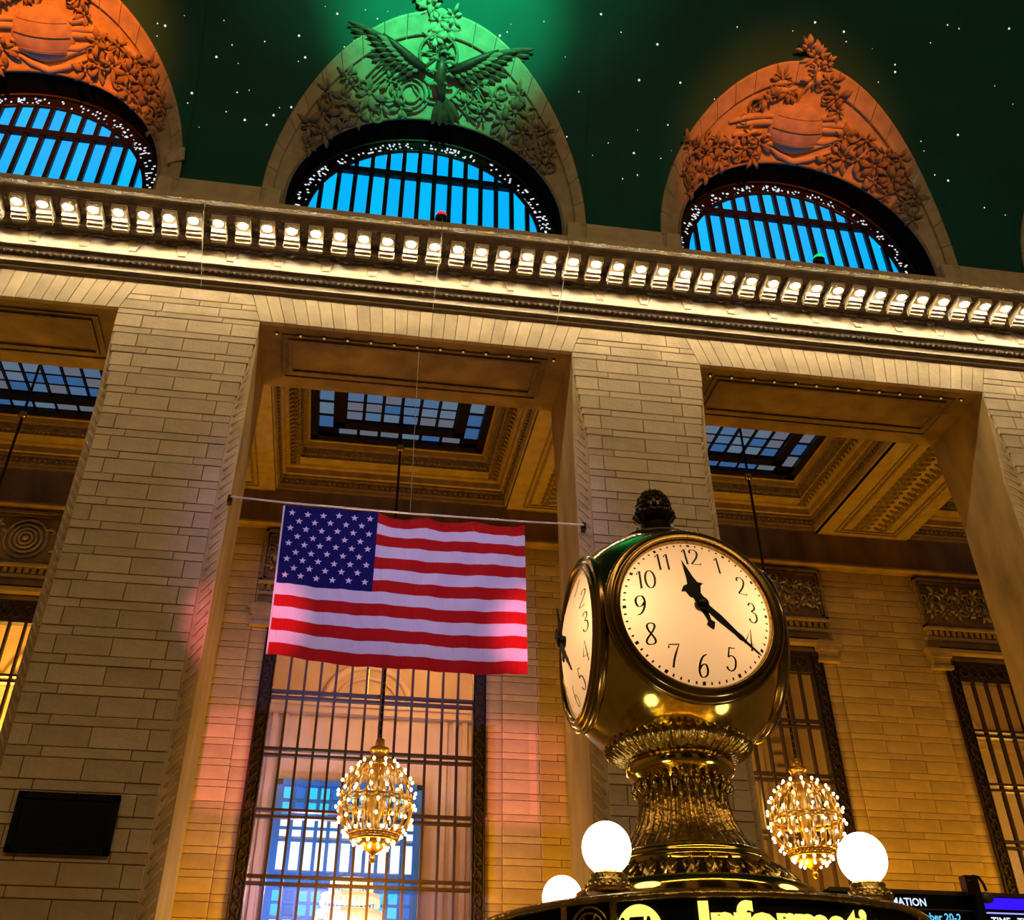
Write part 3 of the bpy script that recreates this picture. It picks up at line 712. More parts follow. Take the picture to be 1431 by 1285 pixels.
# ------------------------------------------------------------------ rear wall of the passage with its tall windows
YB = 11.6; WCX = [1.03+12.47*k for k in (-1, 0, 1, 2)]; WH = 3.81; WT = 15.9
rw = thing('wall_rear', (BC, YB, 0), 'amber-lit block stone wall at the back of the passage', 'wall', kind='structure')
colsX = [(WCX[k]+WH, WCX[k+1]-WH) for k in range(3)]
for (xa, xb) in colsX+[(-20, WCX[0]-WH), (WCX[3]+WH, 36)]:
    MB().box(xa, xb, YB+.08, YB+.5, 0, 20.9).build('wall_core', joint if 0 else stone_plain, rw)
for c in WCX: MB().box(c-WH, c+WH, YB+.08, YB+.5, WT, 20.9).build('wall_core', stone_plain, rw)
MB().box(-20, 36, YB-.02, YB+.1, 19.42, 20.9).build('top_band', stone_plain, rw)
b = MB(); pf = [(YB+.1, 19.28), (YB-.10, 19.28), (YB-.16, 19.34), (YB-.34, 19.37), (YB-.34, 19.45), (YB+.1, 19.45)]
n = len(pf)
b.add([(-20, y, z) for y, z in pf]+[(36, y, z) for y, z in pf], [(i, i+n, (i+1) % n+n, (i+1) % n) for i in range(n)]).build('string_moulding', stone_plain, rw)
for ci, (xa, xb) in enumerate(colsX):
    MB().box(xa+.02, xb-.02, YB+.066, YB+.079, 3, 19.3).build('joint_bed', joint, rw)
    z = 19.28; wdt = xb-xa
    while z > 4.6:
        for (h, cut) in ((.434, (0, .115, .37, .64, .885, 1)), (.215, (0, .115, .5, .885, 1))):
            for k in range(len(cut)-1):
                a0, a1 = xa+wdt*cut[k], xa+wdt*cut[k+1]
                stone_at('stone_block', a0, a1, z-h, z, YB+(.05 if k in (0, len(cut)-2) and z < 16 else 0), stone_back, rw)
            z -= h
# relief panels above the windows
def flat_frame(y):
    def fr(bc, u, t): return Vector((u, y, t)), Vector((1, 0, 0)), Vector((0, 0, 1)), Vector((0, -1, 0))
    return fr
def relief_panel(c):
    g = rw
    x0, x1, z0, z1 = c-4.3, c+4.3, 17.15, 19.2
    MB().box(x0, x1, YB-.02, YB+.1, 16.45, 19.26).build('panel_bed', stone_plain, g)
    b = MB()
    for (gp, wd, pr) in ((0, .10, .16), (.14, .07, .10)):
        a0, a1, b0, b1 = x0+gp, x1-gp, z0+gp, z1-gp
        for q in ((a0, a1, b0, b0+wd), (a0, a1, b1-wd, b1), (a0, a0+wd, b0, b1), (a1-wd, a1, b0, b1)): b.box(q[0], q[1], YB-.02-pr, YB, q[2], q[3])
    b.build('panel_frame', coffer_d, g)
    fr = flat_frame(YB-.03)
    b = MB()
    for rr in (.72, .52, .36, .22): b.tube([(c+rr*math.cos(a), YB-.08-.1*(.8-rr), 18.15+rr*math.sin(a)) for a in [j*2*PI/24 for j in range(24)]], .06, 6, True)
    b.sphere((c, YB-.1, 18.15), .14, 10, 6)
    b.build('rosette', relief_dark, g, True)
    for s in (-1, 1):
        b = MB(); rnd = random.Random(3)
        for k in range(12):
            xx = c+s*(1.0+k*.26); zz = 18.17+.36*(-1)**k
            cluster(b, 0, xx, zz, 7, .30, rnd.uniform(0, 90), 360, fr)
            pts = []
            for j in range(16):
                a = j*.62; rr = .34*(1-j/20); pts.append((xx+s*.2+rr*math.cos(a), YB-.07-.004*j, 18.17-.2*(-1)**k+rr*math.sin(a)))
            b.tube(pts, .04, 5)
        b.build('scroll_leafwork', relief_dark, g, True)
    b = MB(); x = x0+.05
    while x < x1-.05: b.box(x, x+.13, YB-.2, YB, 16.82, 17.02); x += .24
    tag(b.build('dentil_row', stone_plain, g), kind='stuff')
    MB().box(x0-.02, x1+.02, YB-.26, YB, 17.04, 17.14).build('panel_ledge', coffer_m, g)
    MB().box(x0-.02, x1+.02, YB-.16, YB, 16.66, 16.78).build('panel_ledge', coffer_m, g)
    MB().box(c-WH-.75, c+WH+.75, YB-.30, YB+.02, 16.12, 16.26).build('window_ledge', coffer_m, g)
    for s in (-1, 1):
        xx = c+s*(WH+.22)
        b = MB().box(xx-.42, xx+.42, YB-.28, YB+.02, 15.92, 16.12); b.box(xx-.34, xx+.34, YB-.22, YB+.02, 15.62, 15.92); b.box(xx-.4, xx+.4, YB-.25, YB+.02, 15.5, 15.62)
        b.build('corner_bracket', coffer_m, g)
for c in WCX: relief_panel(c)
# tall windows
gm = bpy.data.materials.new('clear_pane'); gm.use_nodes = True; nt = gm.node_tree
for nd in list(nt.nodes):
    if nd.type != 'OUTPUT_MATERIAL': nt.nodes.remove(nd)
tr_ = nt.nodes.new('ShaderNodeBsdfTransparent'); tr_.inputs[0].default_value = (.90, .88, .90, 1)
gl = nt.nodes.new('ShaderNodeBsdfGlossy'); gl.inputs['Roughness'].default_value = .18
mx = nt.nodes.new('ShaderNodeMixShader'); mx.inputs[0].default_value = .03
nt.links.new(tr_.outputs[0], mx.inputs[1]); nt.links.new(gl.outputs[0], mx.inputs[2]); nt.links.new(mx.outputs[0], nt.nodes['Material Output'].inputs[0])
wlab = ['tall gridded window with yellow panes at the left edge', 'tall gridded window below the flag with blue light behind', 'tall gridded window behind the right side of the clock', 'tall gridded window with a carved dark frame at the right edge']
RZ = [15.12, 13.23, 11.36, 9.49, 7.60, 5.73, 3.86]
pane_me = None
for wi, c in enumerate(WCX):
    g = thing('window_%d' % (5+wi), (c, YB, 0), wlab[wi], 'window', 'tall passage windows', 'structure')
    fw = .44; x0, x1 = c-WH, c+WH
    for (a, b_, z0, z1, nm) in ((x0, x0+fw, 3, WT, 'side_border'), (x1-fw, x1, 3, WT, 'side_border'), (x0+fw, x1-fw, 15.12, WT, 'top_border')):
        p = MB().box(a, b_, YB-.02, YB+.3, z0, z1).build(nm, bronze, g)
        b = MB()
        if nm == 'side_border':
            for xx in (a+.03, b_-.03): b.tube([(xx, YB-.03, z0), (xx, YB-.03, z1)], .035, 5)
            zz = z0+.2; s = 1
            while zz < z1-.2:
                b.tube([((a+b_)/2+s*.13*math.cos(t)*(1-.05*t), YB-.05, zz+.2*math.sin(t)*(1-.05*t)) for t in [j*.6 for j in range(11)]], .028, 4); s = -s; zz += .36
        else:
            xx = a+.2; s = 1
            while xx < b_-.1:
                b.tube([(xx+.2*math.sin(t)*(1-.05*t), YB-.05, (z0+z1)/2+s*.24*math.cos(t)*(1-.05*t)) for t in [j*.6 for j in range(11)]], .03, 4); s = -s; xx += .36
        tag(b.build('scroll_ornament', bronze, p, True), kind='stuff')
    nc = 13; pw = (2*WH-2*fw)/nc
    for k in range(1, nc):
        xx = x0+fw+k*pw; MB().box(xx-.04, xx+.04, YB, YB+.16, 3, 15.12).build('glazing_bar', mull, g)
    for zz in RZ[1:]:
        MB().box(x0+fw, x1-fw, YB-.03, YB+.18, zz-.14, zz-.06).build('rail', mull, g)
        MB().box(x0+fw, x1-fw, YB-.03, YB+.18, zz+.06, zz+.14).build('rail', mull, g)
    if pane_me is None: pane_me = MB().box(-pw/2, pw/2, -.006, .006, -.93, .93).mesh('pane'); pane_me.materials.append(gm)
    for k in range(nc):
        for r_ in range(len(RZ)-1):
            if wi == 0 and k < 9: continue
            if wi == 3 and k > 6: continue
            put('pane', pane_me, gm, g, (x0+fw+(k+.5)*pw, YB+.09, (RZ[r_]+RZ[r_+1])/2))
# ------------------------------------------------------------------ rooms seen through the tall windows
YI = 19.0
wi_ = thing('wall_inner', (BC, YI, 0), 'pale plaster wall of the rooms behind the tall windows', 'wall', kind='structure')
plaster = mat('room_plaster', (.62, .50, .46), .8, noise=.15, nscale=1)
MB().box(-20, 36, YI, YI+.3, 0, 19).build('plaster_wall', plaster, wi_)
for c0 in [-11.4-6.2]+[WCX[k]+6.23 for k in range(4)]: MB().box(c0-.3, c0+.3, YB+.5, YI, 0, 19).build('partition', plaster, wi_)
MB().box(-20, 36, YB+.5, YI, 18.5, 18.8).build('room_ceiling', plaster, wi_)
for c in WCX:
    b = MB(); b.box(c-4.5, c+4.5, YI-.35, YI, 15.0, 15.25); b.box(c-4.5, c+4.5, YI-.5, YI, 15.25, 15.45); b.build('room_cornice', plaster, wi_)
    MB().tube([(c+1.7*math.cos(a), YI-.1, 15.6+1.5*math.sin(a)) for a in [j*PI/16 for j in range(17)]], .16, 8).build('wall_arch', plaster, wi_, True)
    MB().tube([(c+1.2*math.cos(a), YI-.1, 15.6+1.0*math.sin(a)) for a in [j*PI/16 for j in range(17)]], .09, 8).build('wall_arch', plaster, wi_, True)
    for s in (-1, 1):
        for q in (3.2, 3.6, 4.0): MB().box(c+s*q-.1, c+s*q+.1, YI-.14, YI, 5, 15.0).build('pilaster_flute', plaster, wi_)
        b = MB()
        for q in range(9): b.box(c+s*4.7-.35, c+s*4.7+.35, YI-.4, YI, 10.5+q*.5, 10.75+q*.5)
        b.build('wall_brackets', plaster, wi_)
# blue daylit window in the far room
c = .62
g = thing('window_13', (c, YI, 0), 'bright blue and white lit window seen through the gridded window', 'window', kind='structure')
bl = mat('blue_glow_frame', (.02, .24, .95), .5)  # blue glow of the panes painted into the frame colour
gl1, gl2, gl3 = emitter('daylit_cyan', (.03, .60, 1.0), 1.35), emitter('daylit_white', (.75, .95, 1.0), 1.6), emitter('daylit_blue', (.015, .22, .78), .9)
x0, x1 = c-2.85, c+2.85
b = MB(); b.box(x0, x0+.28, YI-.3, YI, 3, 12.4); b.box(x1-.28, x1, YI-.3, YI, 3, 12.4); b.box(x0, x1, YI-.3, YI, 12.2, 12.4); b.build('frame', bl, g)
rowsI = [(11.75, 12.15, 0), (11.2, 11.6, 0), (10.75, 11.05, 2), (10.4, 10.62, 2), (9.25, 10.2, 1), (8.65, 9.1, 3), (8.2, 8.55, 0), (7.75, 8.1, 0), (7.35, 7.6, 2), (6.6, 7.2, 0), (5.9, 6.5, 0), (4.6, 5.8, 0), (3.2, 4.5, 0)]
nI = 11; pI = (x1-x0-.56)/nI
for (z0, z1, kd) in rowsI:
    for k in range(nI):
        xx = x0+.28+k*pI
        MB().box(xx+.07, xx+pI-.07, YI-.12, YI-.1, z0, z1).build('pane', (gl1, gl2, gl2, gl3)[kd] if not (kd == 0 and k % 3 == 1) else gl3, g)
for k in range(nI+1):
    xx = x0+.28+k*pI; MB().box(xx-.06, xx+.06, YI-.2, YI, 3, 12.2).build('mullion', bl, g)
for (z0, z1, kd) in rowsI: MB().box(x0+.28, x1-.28, YI-.22, YI, z1, z1+.09).build('rail', bl, g)
for k, c in enumerate(WCX):
    if k == 1:
        lamp('room_light', 'POINT', (c-1.8, 15.4, 8.0), 480, (1, .68, .80), shadow_soft_size=.5)
        lamp('room_light', 'POINT', (c+1.2, 14.6, 16.0), 800, (1, .50, .10), shadow_soft_size=.5)
    else:
        lamp('room_light', 'POINT', (c, 15.2, 11.0), 3200 if k == 0 else 420, (1, .55, .06), shadow_soft_size=.6)
# ================================================================== FLAG
FX0, FX1, FZ1, FZ0, FXC = -1.80, 4.09, 13.79, 9.93, .455
HS = (FZ1-FZ0)/13
def fy(x, z):
    d = (FZ1-z)/(FZ1-FZ0)
    return -.13+.045*math.sin(x*2.1+.8*z)*(.3+d)+.022*math.sin(x*6.3-z*1.7+1.2*math.sin(z*2.3))+.012*math.sin(x*13+2*math.sin(z*1.7+x))+.03*math.sin(x*1.1)*d
def fz(x, z):
    d = (FZ1-z)/(FZ1-FZ0); f = (x-FX0)/(FX1-FX0)
    sag = 0
    if x > FXC: sag = -.13*abs(math.sin((x-FXC)/.60*PI/2*1.0))**.7*max(0, 1-d*5)
    return z+sag+.10*d*(1-f)**3-.07*d*f**4*0-.05*d*math.sin(f*PI)
def fx(x, z):
    d = (FZ1-z)/(FZ1-FZ0); return x+.08*d*max(0, 1-(x-FX0))-.0*d
def cloth(x0, x1, z0, z1, nx, nz):
    vs = []
    for j in range(nz+1):
        for i in range(nx+1):
            x = x0+(x1-x0)*i/nx; z = z0+(z1-z0)*j/nz; vs.append((fx(x, z), fy(x, z), fz(x, z)))
    return MB().add(vs, [(j*(nx+1)+i, j*(nx+1)+i+1, (j+1)*(nx+1)+i+1, (j+1)*(nx+1)+i) for j in range(nz) for i in range(nx)])
def clothmat(name, c, sat):
    return mat(name, c, .7, bump=1.0, bscale=6, stretch=(1.3, 1, .25, 0, .3, 0), spec=.12)
red, white, navy = clothmat('red_nylon', (.40, .004, .002), 1), clothmat('white_nylon', (.60, .56, .57), 1), clothmat('navy_nylon', (.003, .003, .075), 1)
fl = thing('flag', (1.1, -.13, FZ0), 'large stars-and-stripes flag hung from a wire between two piers', 'flag')
for i in range(13):
    z1 = FZ1-i*HS; x0 = FXC if i < 7 else FX0
    cloth(x0, FX1, z1-HS, z1, 70 if i < 7 else 90, 4).build('stripe', white if i % 2 else red, fl, True)
ct = cloth(FX0, FXC, FZ1-7*HS, FZ1, 36, 28).build('canton', navy, fl, True)
MB().tube([(fx(FX0, z)-.02, fy(FX0, z), fz(FX0, z)) for z in [FZ0+(FZ1-FZ0)*j/20 for j in range(21)]], .025, 5).build('hoist_band', white, fl, True)
sb_ = MB().prism([((.088 if k % 2 == 0 else .036)*math.sin(k*PI/5), (.088 if k % 2 == 0 else .036)*math.cos(k*PI/5)) for k in range(10, 0, -1)], -.006, .006).mesh('star'); sb_.materials.append(mat('star_white', (.55, .55, .6), .5))
cw, chh = FXC-FX0, 7*HS
for r_ in range(9):
    n = 6 if r_ % 2 == 0 else 5
    for k in range(n):
        x = FX0+cw*((2*k+1)/12 if n == 6 else (2*k+2)/12); z = FZ1-chh*(r_+1)/10
        s_ = put('star', sb_, None, ct, (fx(x, z), fy(x, z)-.025, fz(x, z)))
tag(MB().tube([(-3.12, -.13, 13.92), (-1.8, -.13, 13.87), (1.2, -.13, 13.84), (4.1, -.13, 13.86), (5.60, -.13, 13.90)], .022, 6).build('flag_wire', mat('bright_wire', (.85, .8, .72), .35, .6)), 'taut pale wire spanning two piers and carrying the flag', 'wire')
for x, lb in ((-3.14, 'small wire anchor on the left pier edge'), (5.62, 'small wire anchor on the middle pier edge')):
    g = thing('wire_anchor', (x, -.05, 13.9), lb, 'anchor', 'flag wire anchors')
    MB().lathe([(.05, 0), (.05, .03), (.02, .05), (.02, .12)], 8, (x, -.09, 13.84)).build('eye_bolt', brass_dark, g); MB().box(x-.05, x+.05, -.08, .09, 13.8, 14.0).build('plate', brass_dark, g)
tag(MB().tube([(1.23, .3, 19.54), (1.23, .1, 17), (1.23, -.13, 13.85)], .008, 5).build('hanging_cable', mat('pale_wire2', (.22, .16, .08), .7)), 'thin vertical cable holding up the middle of the flag wire', 'wire')

# ================================================================== CHANDELIERS
glow_gold = gold
def chandelier(loc, label):
    X, Y, Z = loc     # Z: bottom finial tip
    g = thing('chandelier', loc, label, 'chandelier', 'gold egg-shaped chandeliers in the passage')
    rp = [(.40, .55), (.62, .50), (.80, .78), (1.05, .94), (1.40, 1.01), (1.75, 1.0), (2.1, .90), (2.4, .70), (2.62, .45), (2.8, .22)]
    def rad(h):
        for i in range(len(rp)-1):
            if rp[i][0] <= h <= rp[i+1][0]:
                f = (h-rp[i][0])/(rp[i+1][0]-rp[i][0]); return rp[i][1]*(1-f)+rp[i+1][1]*f
        return .2
    MB().tube([(X, Y, Z+3.3), (X, Y, 22.7)], .045, 6).build('rod', iron, g)
    b = MB()
    for k in range(30): b.sphere((X, Y, Z+3.3+k*.11), .055 if k % 2 else .035, 6, 4)
    b.build('chain', mat('chain_bronze', (.20, .12, .08), .4, .8), g, True)
    for zz in (20.6, 16.2): MB().sphere((X, Y, zz), .14, 10, 8).build('rod_knob', brass_old, g, True)
    MB().lathe([(.05, 3.35), (.12, 3.3), (.14, 3.12), (.10, 3.08), (.26, 3.05), (.27, 2.95), (.22, 2.92), (.24, 2.72), (.34, 2.68), (.34, 2.6), (.25, 2.58)][::-1], 20, (X, Y, Z)).build('crown', gold, g, True)
    MB().lathe([(.05, .7), (.16, .8), (.10, 1.0), (.22, 1.25), (.26, 1.6), (.18, 1.9), (.24, 2.2), (.20, 2.6)], 16, (X, Y, Z)).build('core', gold, g, True)
    for k in range(20):
        a = 2*PI*k/20
        pts = [(X+r_*math.cos(a), Y+r_*math.sin(a), Z+h) for h, r_ in [(h0, rad(h0)) for h0 in [.62+2.1*j/14 for j in range(15)]]]
        MB().tube(pts, .034, 5).build('rib', gold, g, True)
    for h, rr, t in ((.60, .60, .06), (.72, .66, .05), (1.62, .99, .045), (1.5, 1.0, .035), (2.5, .58, .05)):
        MB().tube([(X+rr*math.cos(a), Y+rr*math.sin(a), Z+h) for a in [j*2*PI/36 for j in range(36)]], t, 6, True).build('ring', gold, g, True)
    b = MB()
    for k in range(36):
        a = 2*PI*k/36; b.sphere((X+.62*math.cos(a), Y+.62*math.sin(a), Z+.66), .06, 6, 4)
        a += .1; b.sphere((X+1.0*math.cos(a), Y+1.0*math.sin(a), Z+1.56+.06*(-1)**k), .05, 6, 4)
    tag(b.build('bead_garland', gold, g, True), kind='stuff')
    # crystal drops inside
    b = MB(); rnd = random.Random(5)
    for k in range(70):
        a = rnd.uniform(0, 2*PI); q = rnd.uniform(.25, .85); h = rnd.uniform(.8, 2.3)
        if q > rad(h)-.08: continue
        b.lathe([(.004, -.12), (.035, -.03), (.02, .05), (.004, .09)], 6, (X+q*math.cos(a), Y+q*math.sin(a), Z+h), False)
    tag(b.build('crystal_drops', mat('crystal', (.85, .80, .72), .08, .3, emit=(1, .75, .4), estr=.25), g), kind='stuff')
    MB().lathe([(.004, 0), (.07, .05), (.09, .14), (.04, .2), (.16, .3), (.36, .42), (.60, .56), (.60, .60), (.05, .60)], 24, (X, Y, Z)).build('bottom_finial', gold, g, True)
    bm_ = MB().sphere((0, 0, 0), .038, 8, 6, 1.25).mesh('bulb', True); bm_.materials.append(chbulb_m)
    for (h, rr, n, ph) in ((.36, .38, 10, 0), (.50, .56, 12, .2), (.78, .86, 14, 0), (1.08, 1.02, 14, .2), (1.42, 1.10, 16, 0), (1.80, 1.09, 16, .2), (2.14, .98, 14, 0), (2.42, .78, 12, .2), (2.64, .52, 10, 0)):
        for k in range(n):
            a = 2*PI*k/n+ph; put('bulb', bm_, None, g, (X+rr*math.cos(a), Y+rr*math.sin(a), Z+h))
    return g
ch = chandelier((BC, 7.5, 7.35), 'gold egg-shaped chandelier full of bulbs hanging below the flag')
copy_tree(ch, (BC+BAY, 7.5, 7.4), 'gold egg-shaped chandelier full of bulbs, right of the clock base')
copy_tree(ch, (BC+2*BAY, 7.5, 7.4), 'gold chandelier hanging in the far right passage bay')
copy_tree(ch, (BC-BAY, 7.5, 7.4), 'chandelier whose dark rod shows at the left edge')
# tiered chandelier in the far room
X, Y, Z = .88, 15.6, 6.3
g = thing('chandelier', (X, Y, Z), 'bright tiered crystal chandelier seen through the window under the gold one', 'chandelier')
cr = mat('lit_crystal', (.9, .85, .75), .3, emit=(1, .80, .5), estr=.7)
for zz, r_ in ((1.9, .72), (1.45, .98), (.95, 1.1), (.35, .85)):
    MB().lathe([(r_*.92, 0), (r_, .02), (r_, .16), (r_*.9, .18)], 28, (X, Y, Z+zz)).build('crystal_tier', cr, g, True)
    b = MB()
    for k in range(36): a = 2*PI*k/36; b.lathe([(.01, -.18), (.04, -.1), (.02, 0)], 5, (X+r_*math.cos(a), Y+r_*math.sin(a), Z+zz))
    tag(b.build('crystal_fringe', cr, g), kind='stuff')
MB().tube([(X, Y, Z+.2), (X, Y, 18.5)], .04, 6).build('rod', brass_old, g)

bezel_m = mat('bezel_bronze', (.34, .23, .07), .2, 1)
# ================================================================== CLOCK
AX, AY, CZc = 1.613, -17.267, 3.625
ck = thing('clock', (AX, AY, 2.416), 'brass four-faced ball clock with an acorn finial on top of the booth', 'clock')
bm = bmesh.new(); bmesh.ops.create_uvsphere(bm, u_segments=96, v_segments=64, radius=.60)
for k in range(4):
    n = Vector((math.sin(k*PI/2), -math.cos(k*PI/2), 0))
    bmesh.ops.bisect_plane(bm, geom=bm.verts[:]+bm.edges[:]+bm.faces[:], plane_co=n*.432, plane_no=n, clear_outer=True)
bmesh.ops.bisect_plane(bm, geom=bm.verts[:]+bm.edges[:]+bm.faces[:], plane_co=(0, 0, -.53), plane_no=(0, 0, -1), clear_outer=True)
for v in bm.verts: v.co += Vector((AX, AY, CZc))
me = bpy.data.meshes.new('body'); bm.to_mesh(me); bm.free(); me.polygons.foreach_set('use_smooth', [True]*len(me.polygons))
put('body', me, brass, ck)
def dome(x, y): return .451+.085*max(0, 1-(x*x+y*y)/.1325)
def axis_lathe(prof, n, cpt, seg=64):
    """prof (r, along n)"""
    n = Vector(n); e = Vector((0, 0, 1)); s = e.cross(n); vs = []
    for r_, a in prof:
        for k in range(seg):
            q = 2*PI*k/seg; vs.append(Vector(cpt)+n*a+r_*(math.cos(q)*s+math.sin(q)*e))
    m = len(prof)
    return MB().add(vs, [(i*seg+k, i*seg+(k+1) % seg, (i+1)*seg+(k+1) % seg, (i+1)*seg+k) for i in range(m-1) for k in range(seg)])
dial_m = bpy.data.materials.new('opal_dial'); dial_m.use_nodes = True; nt = dial_m.node_tree
for nd in list(nt.nodes):
    if nd.type != 'OUTPUT_MATERIAL': nt.nodes.remove(nd)
t1 = nt.nodes.new('ShaderNodeBsdfTranslucent'); t1.inputs[0].default_value = (.92, .84, .72, 1)
t2 = nt.nodes.new('ShaderNodeBsdfDiffuse'); t2.inputs[0].default_value = (.55, .48, .38, 1)
mx = nt.nodes.new('ShaderNodeMixShader'); mx.inputs[0].default_value = .35
nt.links.new(t1.outputs[0], mx.inputs[1]); nt.links.new(t2.outputs[0], mx.inputs[2]); nt.links.new(mx.outputs[0], nt.nodes['Material Output'].inputs[0])
GL = {'0': [[(.3+.26*math.cos(a), .5+.5*math.sin(a)) for a in [PI/2+j*PI/8 for j in range(17)]]],
 '1': ['L', [(.08, .80), (.26, 1.0), (.26, 0)]],
 '2': [[(.06, .74), (.10, .92), (.28, 1), (.48, .9), (.5, .70), (.36, .42), (.15, .18), (.02, .03)], 'L', [(.02, .03), (.56, .03), (.56, .12)]],
 '3': [[(.05, .84), (.2, 1), (.42, .93), (.44, .72), (.2, .56)], [(.2, .56), (.48, .46), (.52, .18), (.3, 0), (.08, .06), (.03, .18)]],
 '4': ['L', [(.58, .3), (.0, .3), (.42, 1), (.42, 0)]],
 '5': ['L', [(.52, 1), (.16, 1), (.10, .58)], [(.10, .58), (.3, .66), (.52, .5), (.5, .15), (.28, 0), (.06, .08), (.03, .18)]],
 '6': [[(.46, .97), (.26, .88), (.1, .62), (.05, .3), (.14, .05), (.3, 0), (.48, .1), (.52, .32), (.4, .54), (.2, .5), (.08, .34)]],
 '7': ['L', [(.02, .84), (.03, 1), (.56, 1), (.40, .62), (.30, .3), (.26, 0)]],
 '8': [[(.3+.24*math.sin(2*a)*(1 if math.cos(a) < 0 else .85), .5+.5*math.cos(a)) for a in [j*PI/12 for j in range(25)]]]}
GL['9'] = [[(.57-x, 1-y) for x, y in GL['6'][0]]]
def smooth(p, k=5):
    if len(p) > 14: return p
    q = []
    for i in range(len(p)-1):
        a, b_, c, d = p[max(0, i-1)], p[i], p[i+1], p[min(len(p)-1, i+2)]
        for j in range(k):
            t = j/k; q.append(tuple(.5*((2*b_[m])+(-a[m]+c[m])*t+(2*a[m]-5*b_[m]+4*c[m]-d[m])*t*t+(-a[m]+3*b_[m]-3*c[m]+d[m])*t**3) for m in (0, 1)))
    return q+[p[-1]]
def glyph(text, h):
    """list of ribbons (left, right points) for a numeral of height h centred on 0,0"""
    out = []; wd = .62; tot = wd*len(text)-.06-(.18 if '1' in text and len(text) > 1 else 0); x = -tot/2
    for chh_ in text:
        line = False
        for st in GL[chh_]:
            if st == 'L': line = True; continue
            p = st if line else smooth(st); line = False
            rb = []
            for i, (a, b_) in enumerate(p):
                p0 = p[max(0, i-1)]; p1 = p[min(len(p)-1, i+1)]; dx, dy = p1[0]-p0[0], p1[1]-p0[1]; l = math.hypot(dx, dy) or 1
                hw = (.018+.034*abs(dy)/l); nx_, ny_ = -dy/l*hw, dx/l*hw
                rb.append((((x+a*.86-nx_)*h, (b_-.5-ny_)*h), ((x+a*.86+nx_)*h, (b_-.5+ny_)*h)))
            out.append(rb)
        x += wd*(.66 if chh_ == '1' and len(text) > 1 else 1)
    return out
def hand_pts(kind):
    if kind == 'h': half = [(0, -.13), (.006, -.125), (.022, -.10), (.008, -.085), (.012, -.05), (.03, 0), (.024, .03), (.018, .05), (.034, .085), (.05, .092), (.026, .105), (.016, .14), (.008, .19), (0, .23)]
    else: half = [(0, -.115), (.03, -.105), (.014, -.09), (.02, -.06), (.012, -.045), (.026, 0), (.014, .03), (.017, .10), (.01, .2), (.012, .23), (.006, .25), (.004, .33), (0, .345)]
    return half+[(-x, y) for x, y in reversed(half[1:-1])]
for k in range(4):
    n = Vector((math.sin(k*PI/2), -math.cos(k*PI/2), 0)); e = Vector((0, 0, 1)); s = e.cross(n); c0 = Vector((AX, AY, CZc))
    axis_lathe([(.424, .415), (.436, .425), (.438, .448), (.426, .462), (.412, .458), (.408, .470), (.398, .478), (.386, .470), (.382, .480), (.372, .482), (.364, .462), (.362, .446)], n, c0, 72).build('bezel', bezel_m, ck, True)
    d = axis_lathe([(r_, dome(r_, 0)-.003) for r_ in (.001, .04, .08, .12, .16, .2, .24, .28, .31, .34, .364)], n, c0, 72).build('dial', dial_m, ck, True)
    if k == 2: continue
    b = MB()
    for q in range(60):
        a = q*PI/30; l, hw = (.012, .0042) if q % 5 else (.016, .0075)
        cc, ss = math.cos(a), math.sin(a); pp = []
        for rr, ww in ((.346-l/2, -hw), (.346-l/2, hw), (.346+l/2, hw), (.346+l/2, -hw)): pp.append(c0+n*dome(rr, 0)+s*(rr*ss+ww*cc)+e*(rr*cc-ww*ss))
        b.add(pp, [(0, 1, 2, 3)])
    tag(b.build('minute_marks', ink, d), kind='stuff')
    for q in range(1, 13):
        a = q*PI/6; cx_, cy2 = .272*math.sin(a), .272*math.cos(a); b = MB()
        for rb in glyph(str(q), .098):
            vs = []
            for l_, r__ in rb: vs += [c0+n*dome(cx_+t_[0], cy2+t_[1])+s*(cx_+t_[0])+e*(cy2+t_[1]) for t_ in (l_, r__)]
            b.add(vs, [(2*i, 2*i+1, 2*i+3, 2*i+2) for i in range(len(rb)-1)])
        b.build('numeral', ink, d)
    for kind, ang, lift, nm in (('h', 341, .548, 'hour_hand'), ('m', 134, .558, 'minute_hand')):
        a = R(ang); pp = hand_pts(kind); vs = []
        for off in (0, .006):
            for (x, y) in pp: vs.append(c0+n*(lift+off)+s*(x*math.cos(a)+y*math.sin(a))+e*(-x*math.sin(a)+y*math.cos(a)))
        m = len(pp); MB().add(vs, [tuple(range(m-1, -1, -1)), tuple(range(m, 2*m))]+[(i, (i+1) % m, (i+1) % m+m, i+m) for i in range(m)]).build(nm, ink, ck)
    axis_lathe([(.03, .53), (.03, .566), (.012, .574), (.001, .576)], n, c0, 20).build('hand_hub', ink, ck, True)
def lathe_mod(prof, lobes, n=240):
    vs = []
    for r_, z, am in prof:
        for k in range(n):
            a = 2*PI*k/n; rr = r_*(1+am*abs(math.sin(lobes*a/2))); vs.append((AX+rr*math.cos(a), AY+rr*math.sin(a), z))
    return MB().add(vs, [(i*n+k, i*n+(k+1) % n, (i+1)*n+(k+1) % n, (i+1)*n+k) for i in range(len(prof)-1) for k in range(n)])
MB().lathe([(.20, 4.17), (.22, 4.20), (.19, 4.225), (.13, 4.24), (.12, 4.27), (.10, 4.28), (.105, 4.31), (.085, 4.32), (.08, 4.335)], 40, (AX, AY, 0)).build('cap', brass_dark, ck, True)
fn = lathe_mod([(.06, 4.33, 0), (.085, 4.345, .10), (.105, 4.375, .16), (.105, 4.395, .12), (.088, 4.405, .05), (.09, 4.42, 0), (.088, 4.45, 0), (.075, 4.49, 0), (.05, 4.52, 0), (.02, 4.54, 0), (.004, 4.545, 0)], 14, 112).build('acorn_finial', brass_dark, ck, True)
b = MB()
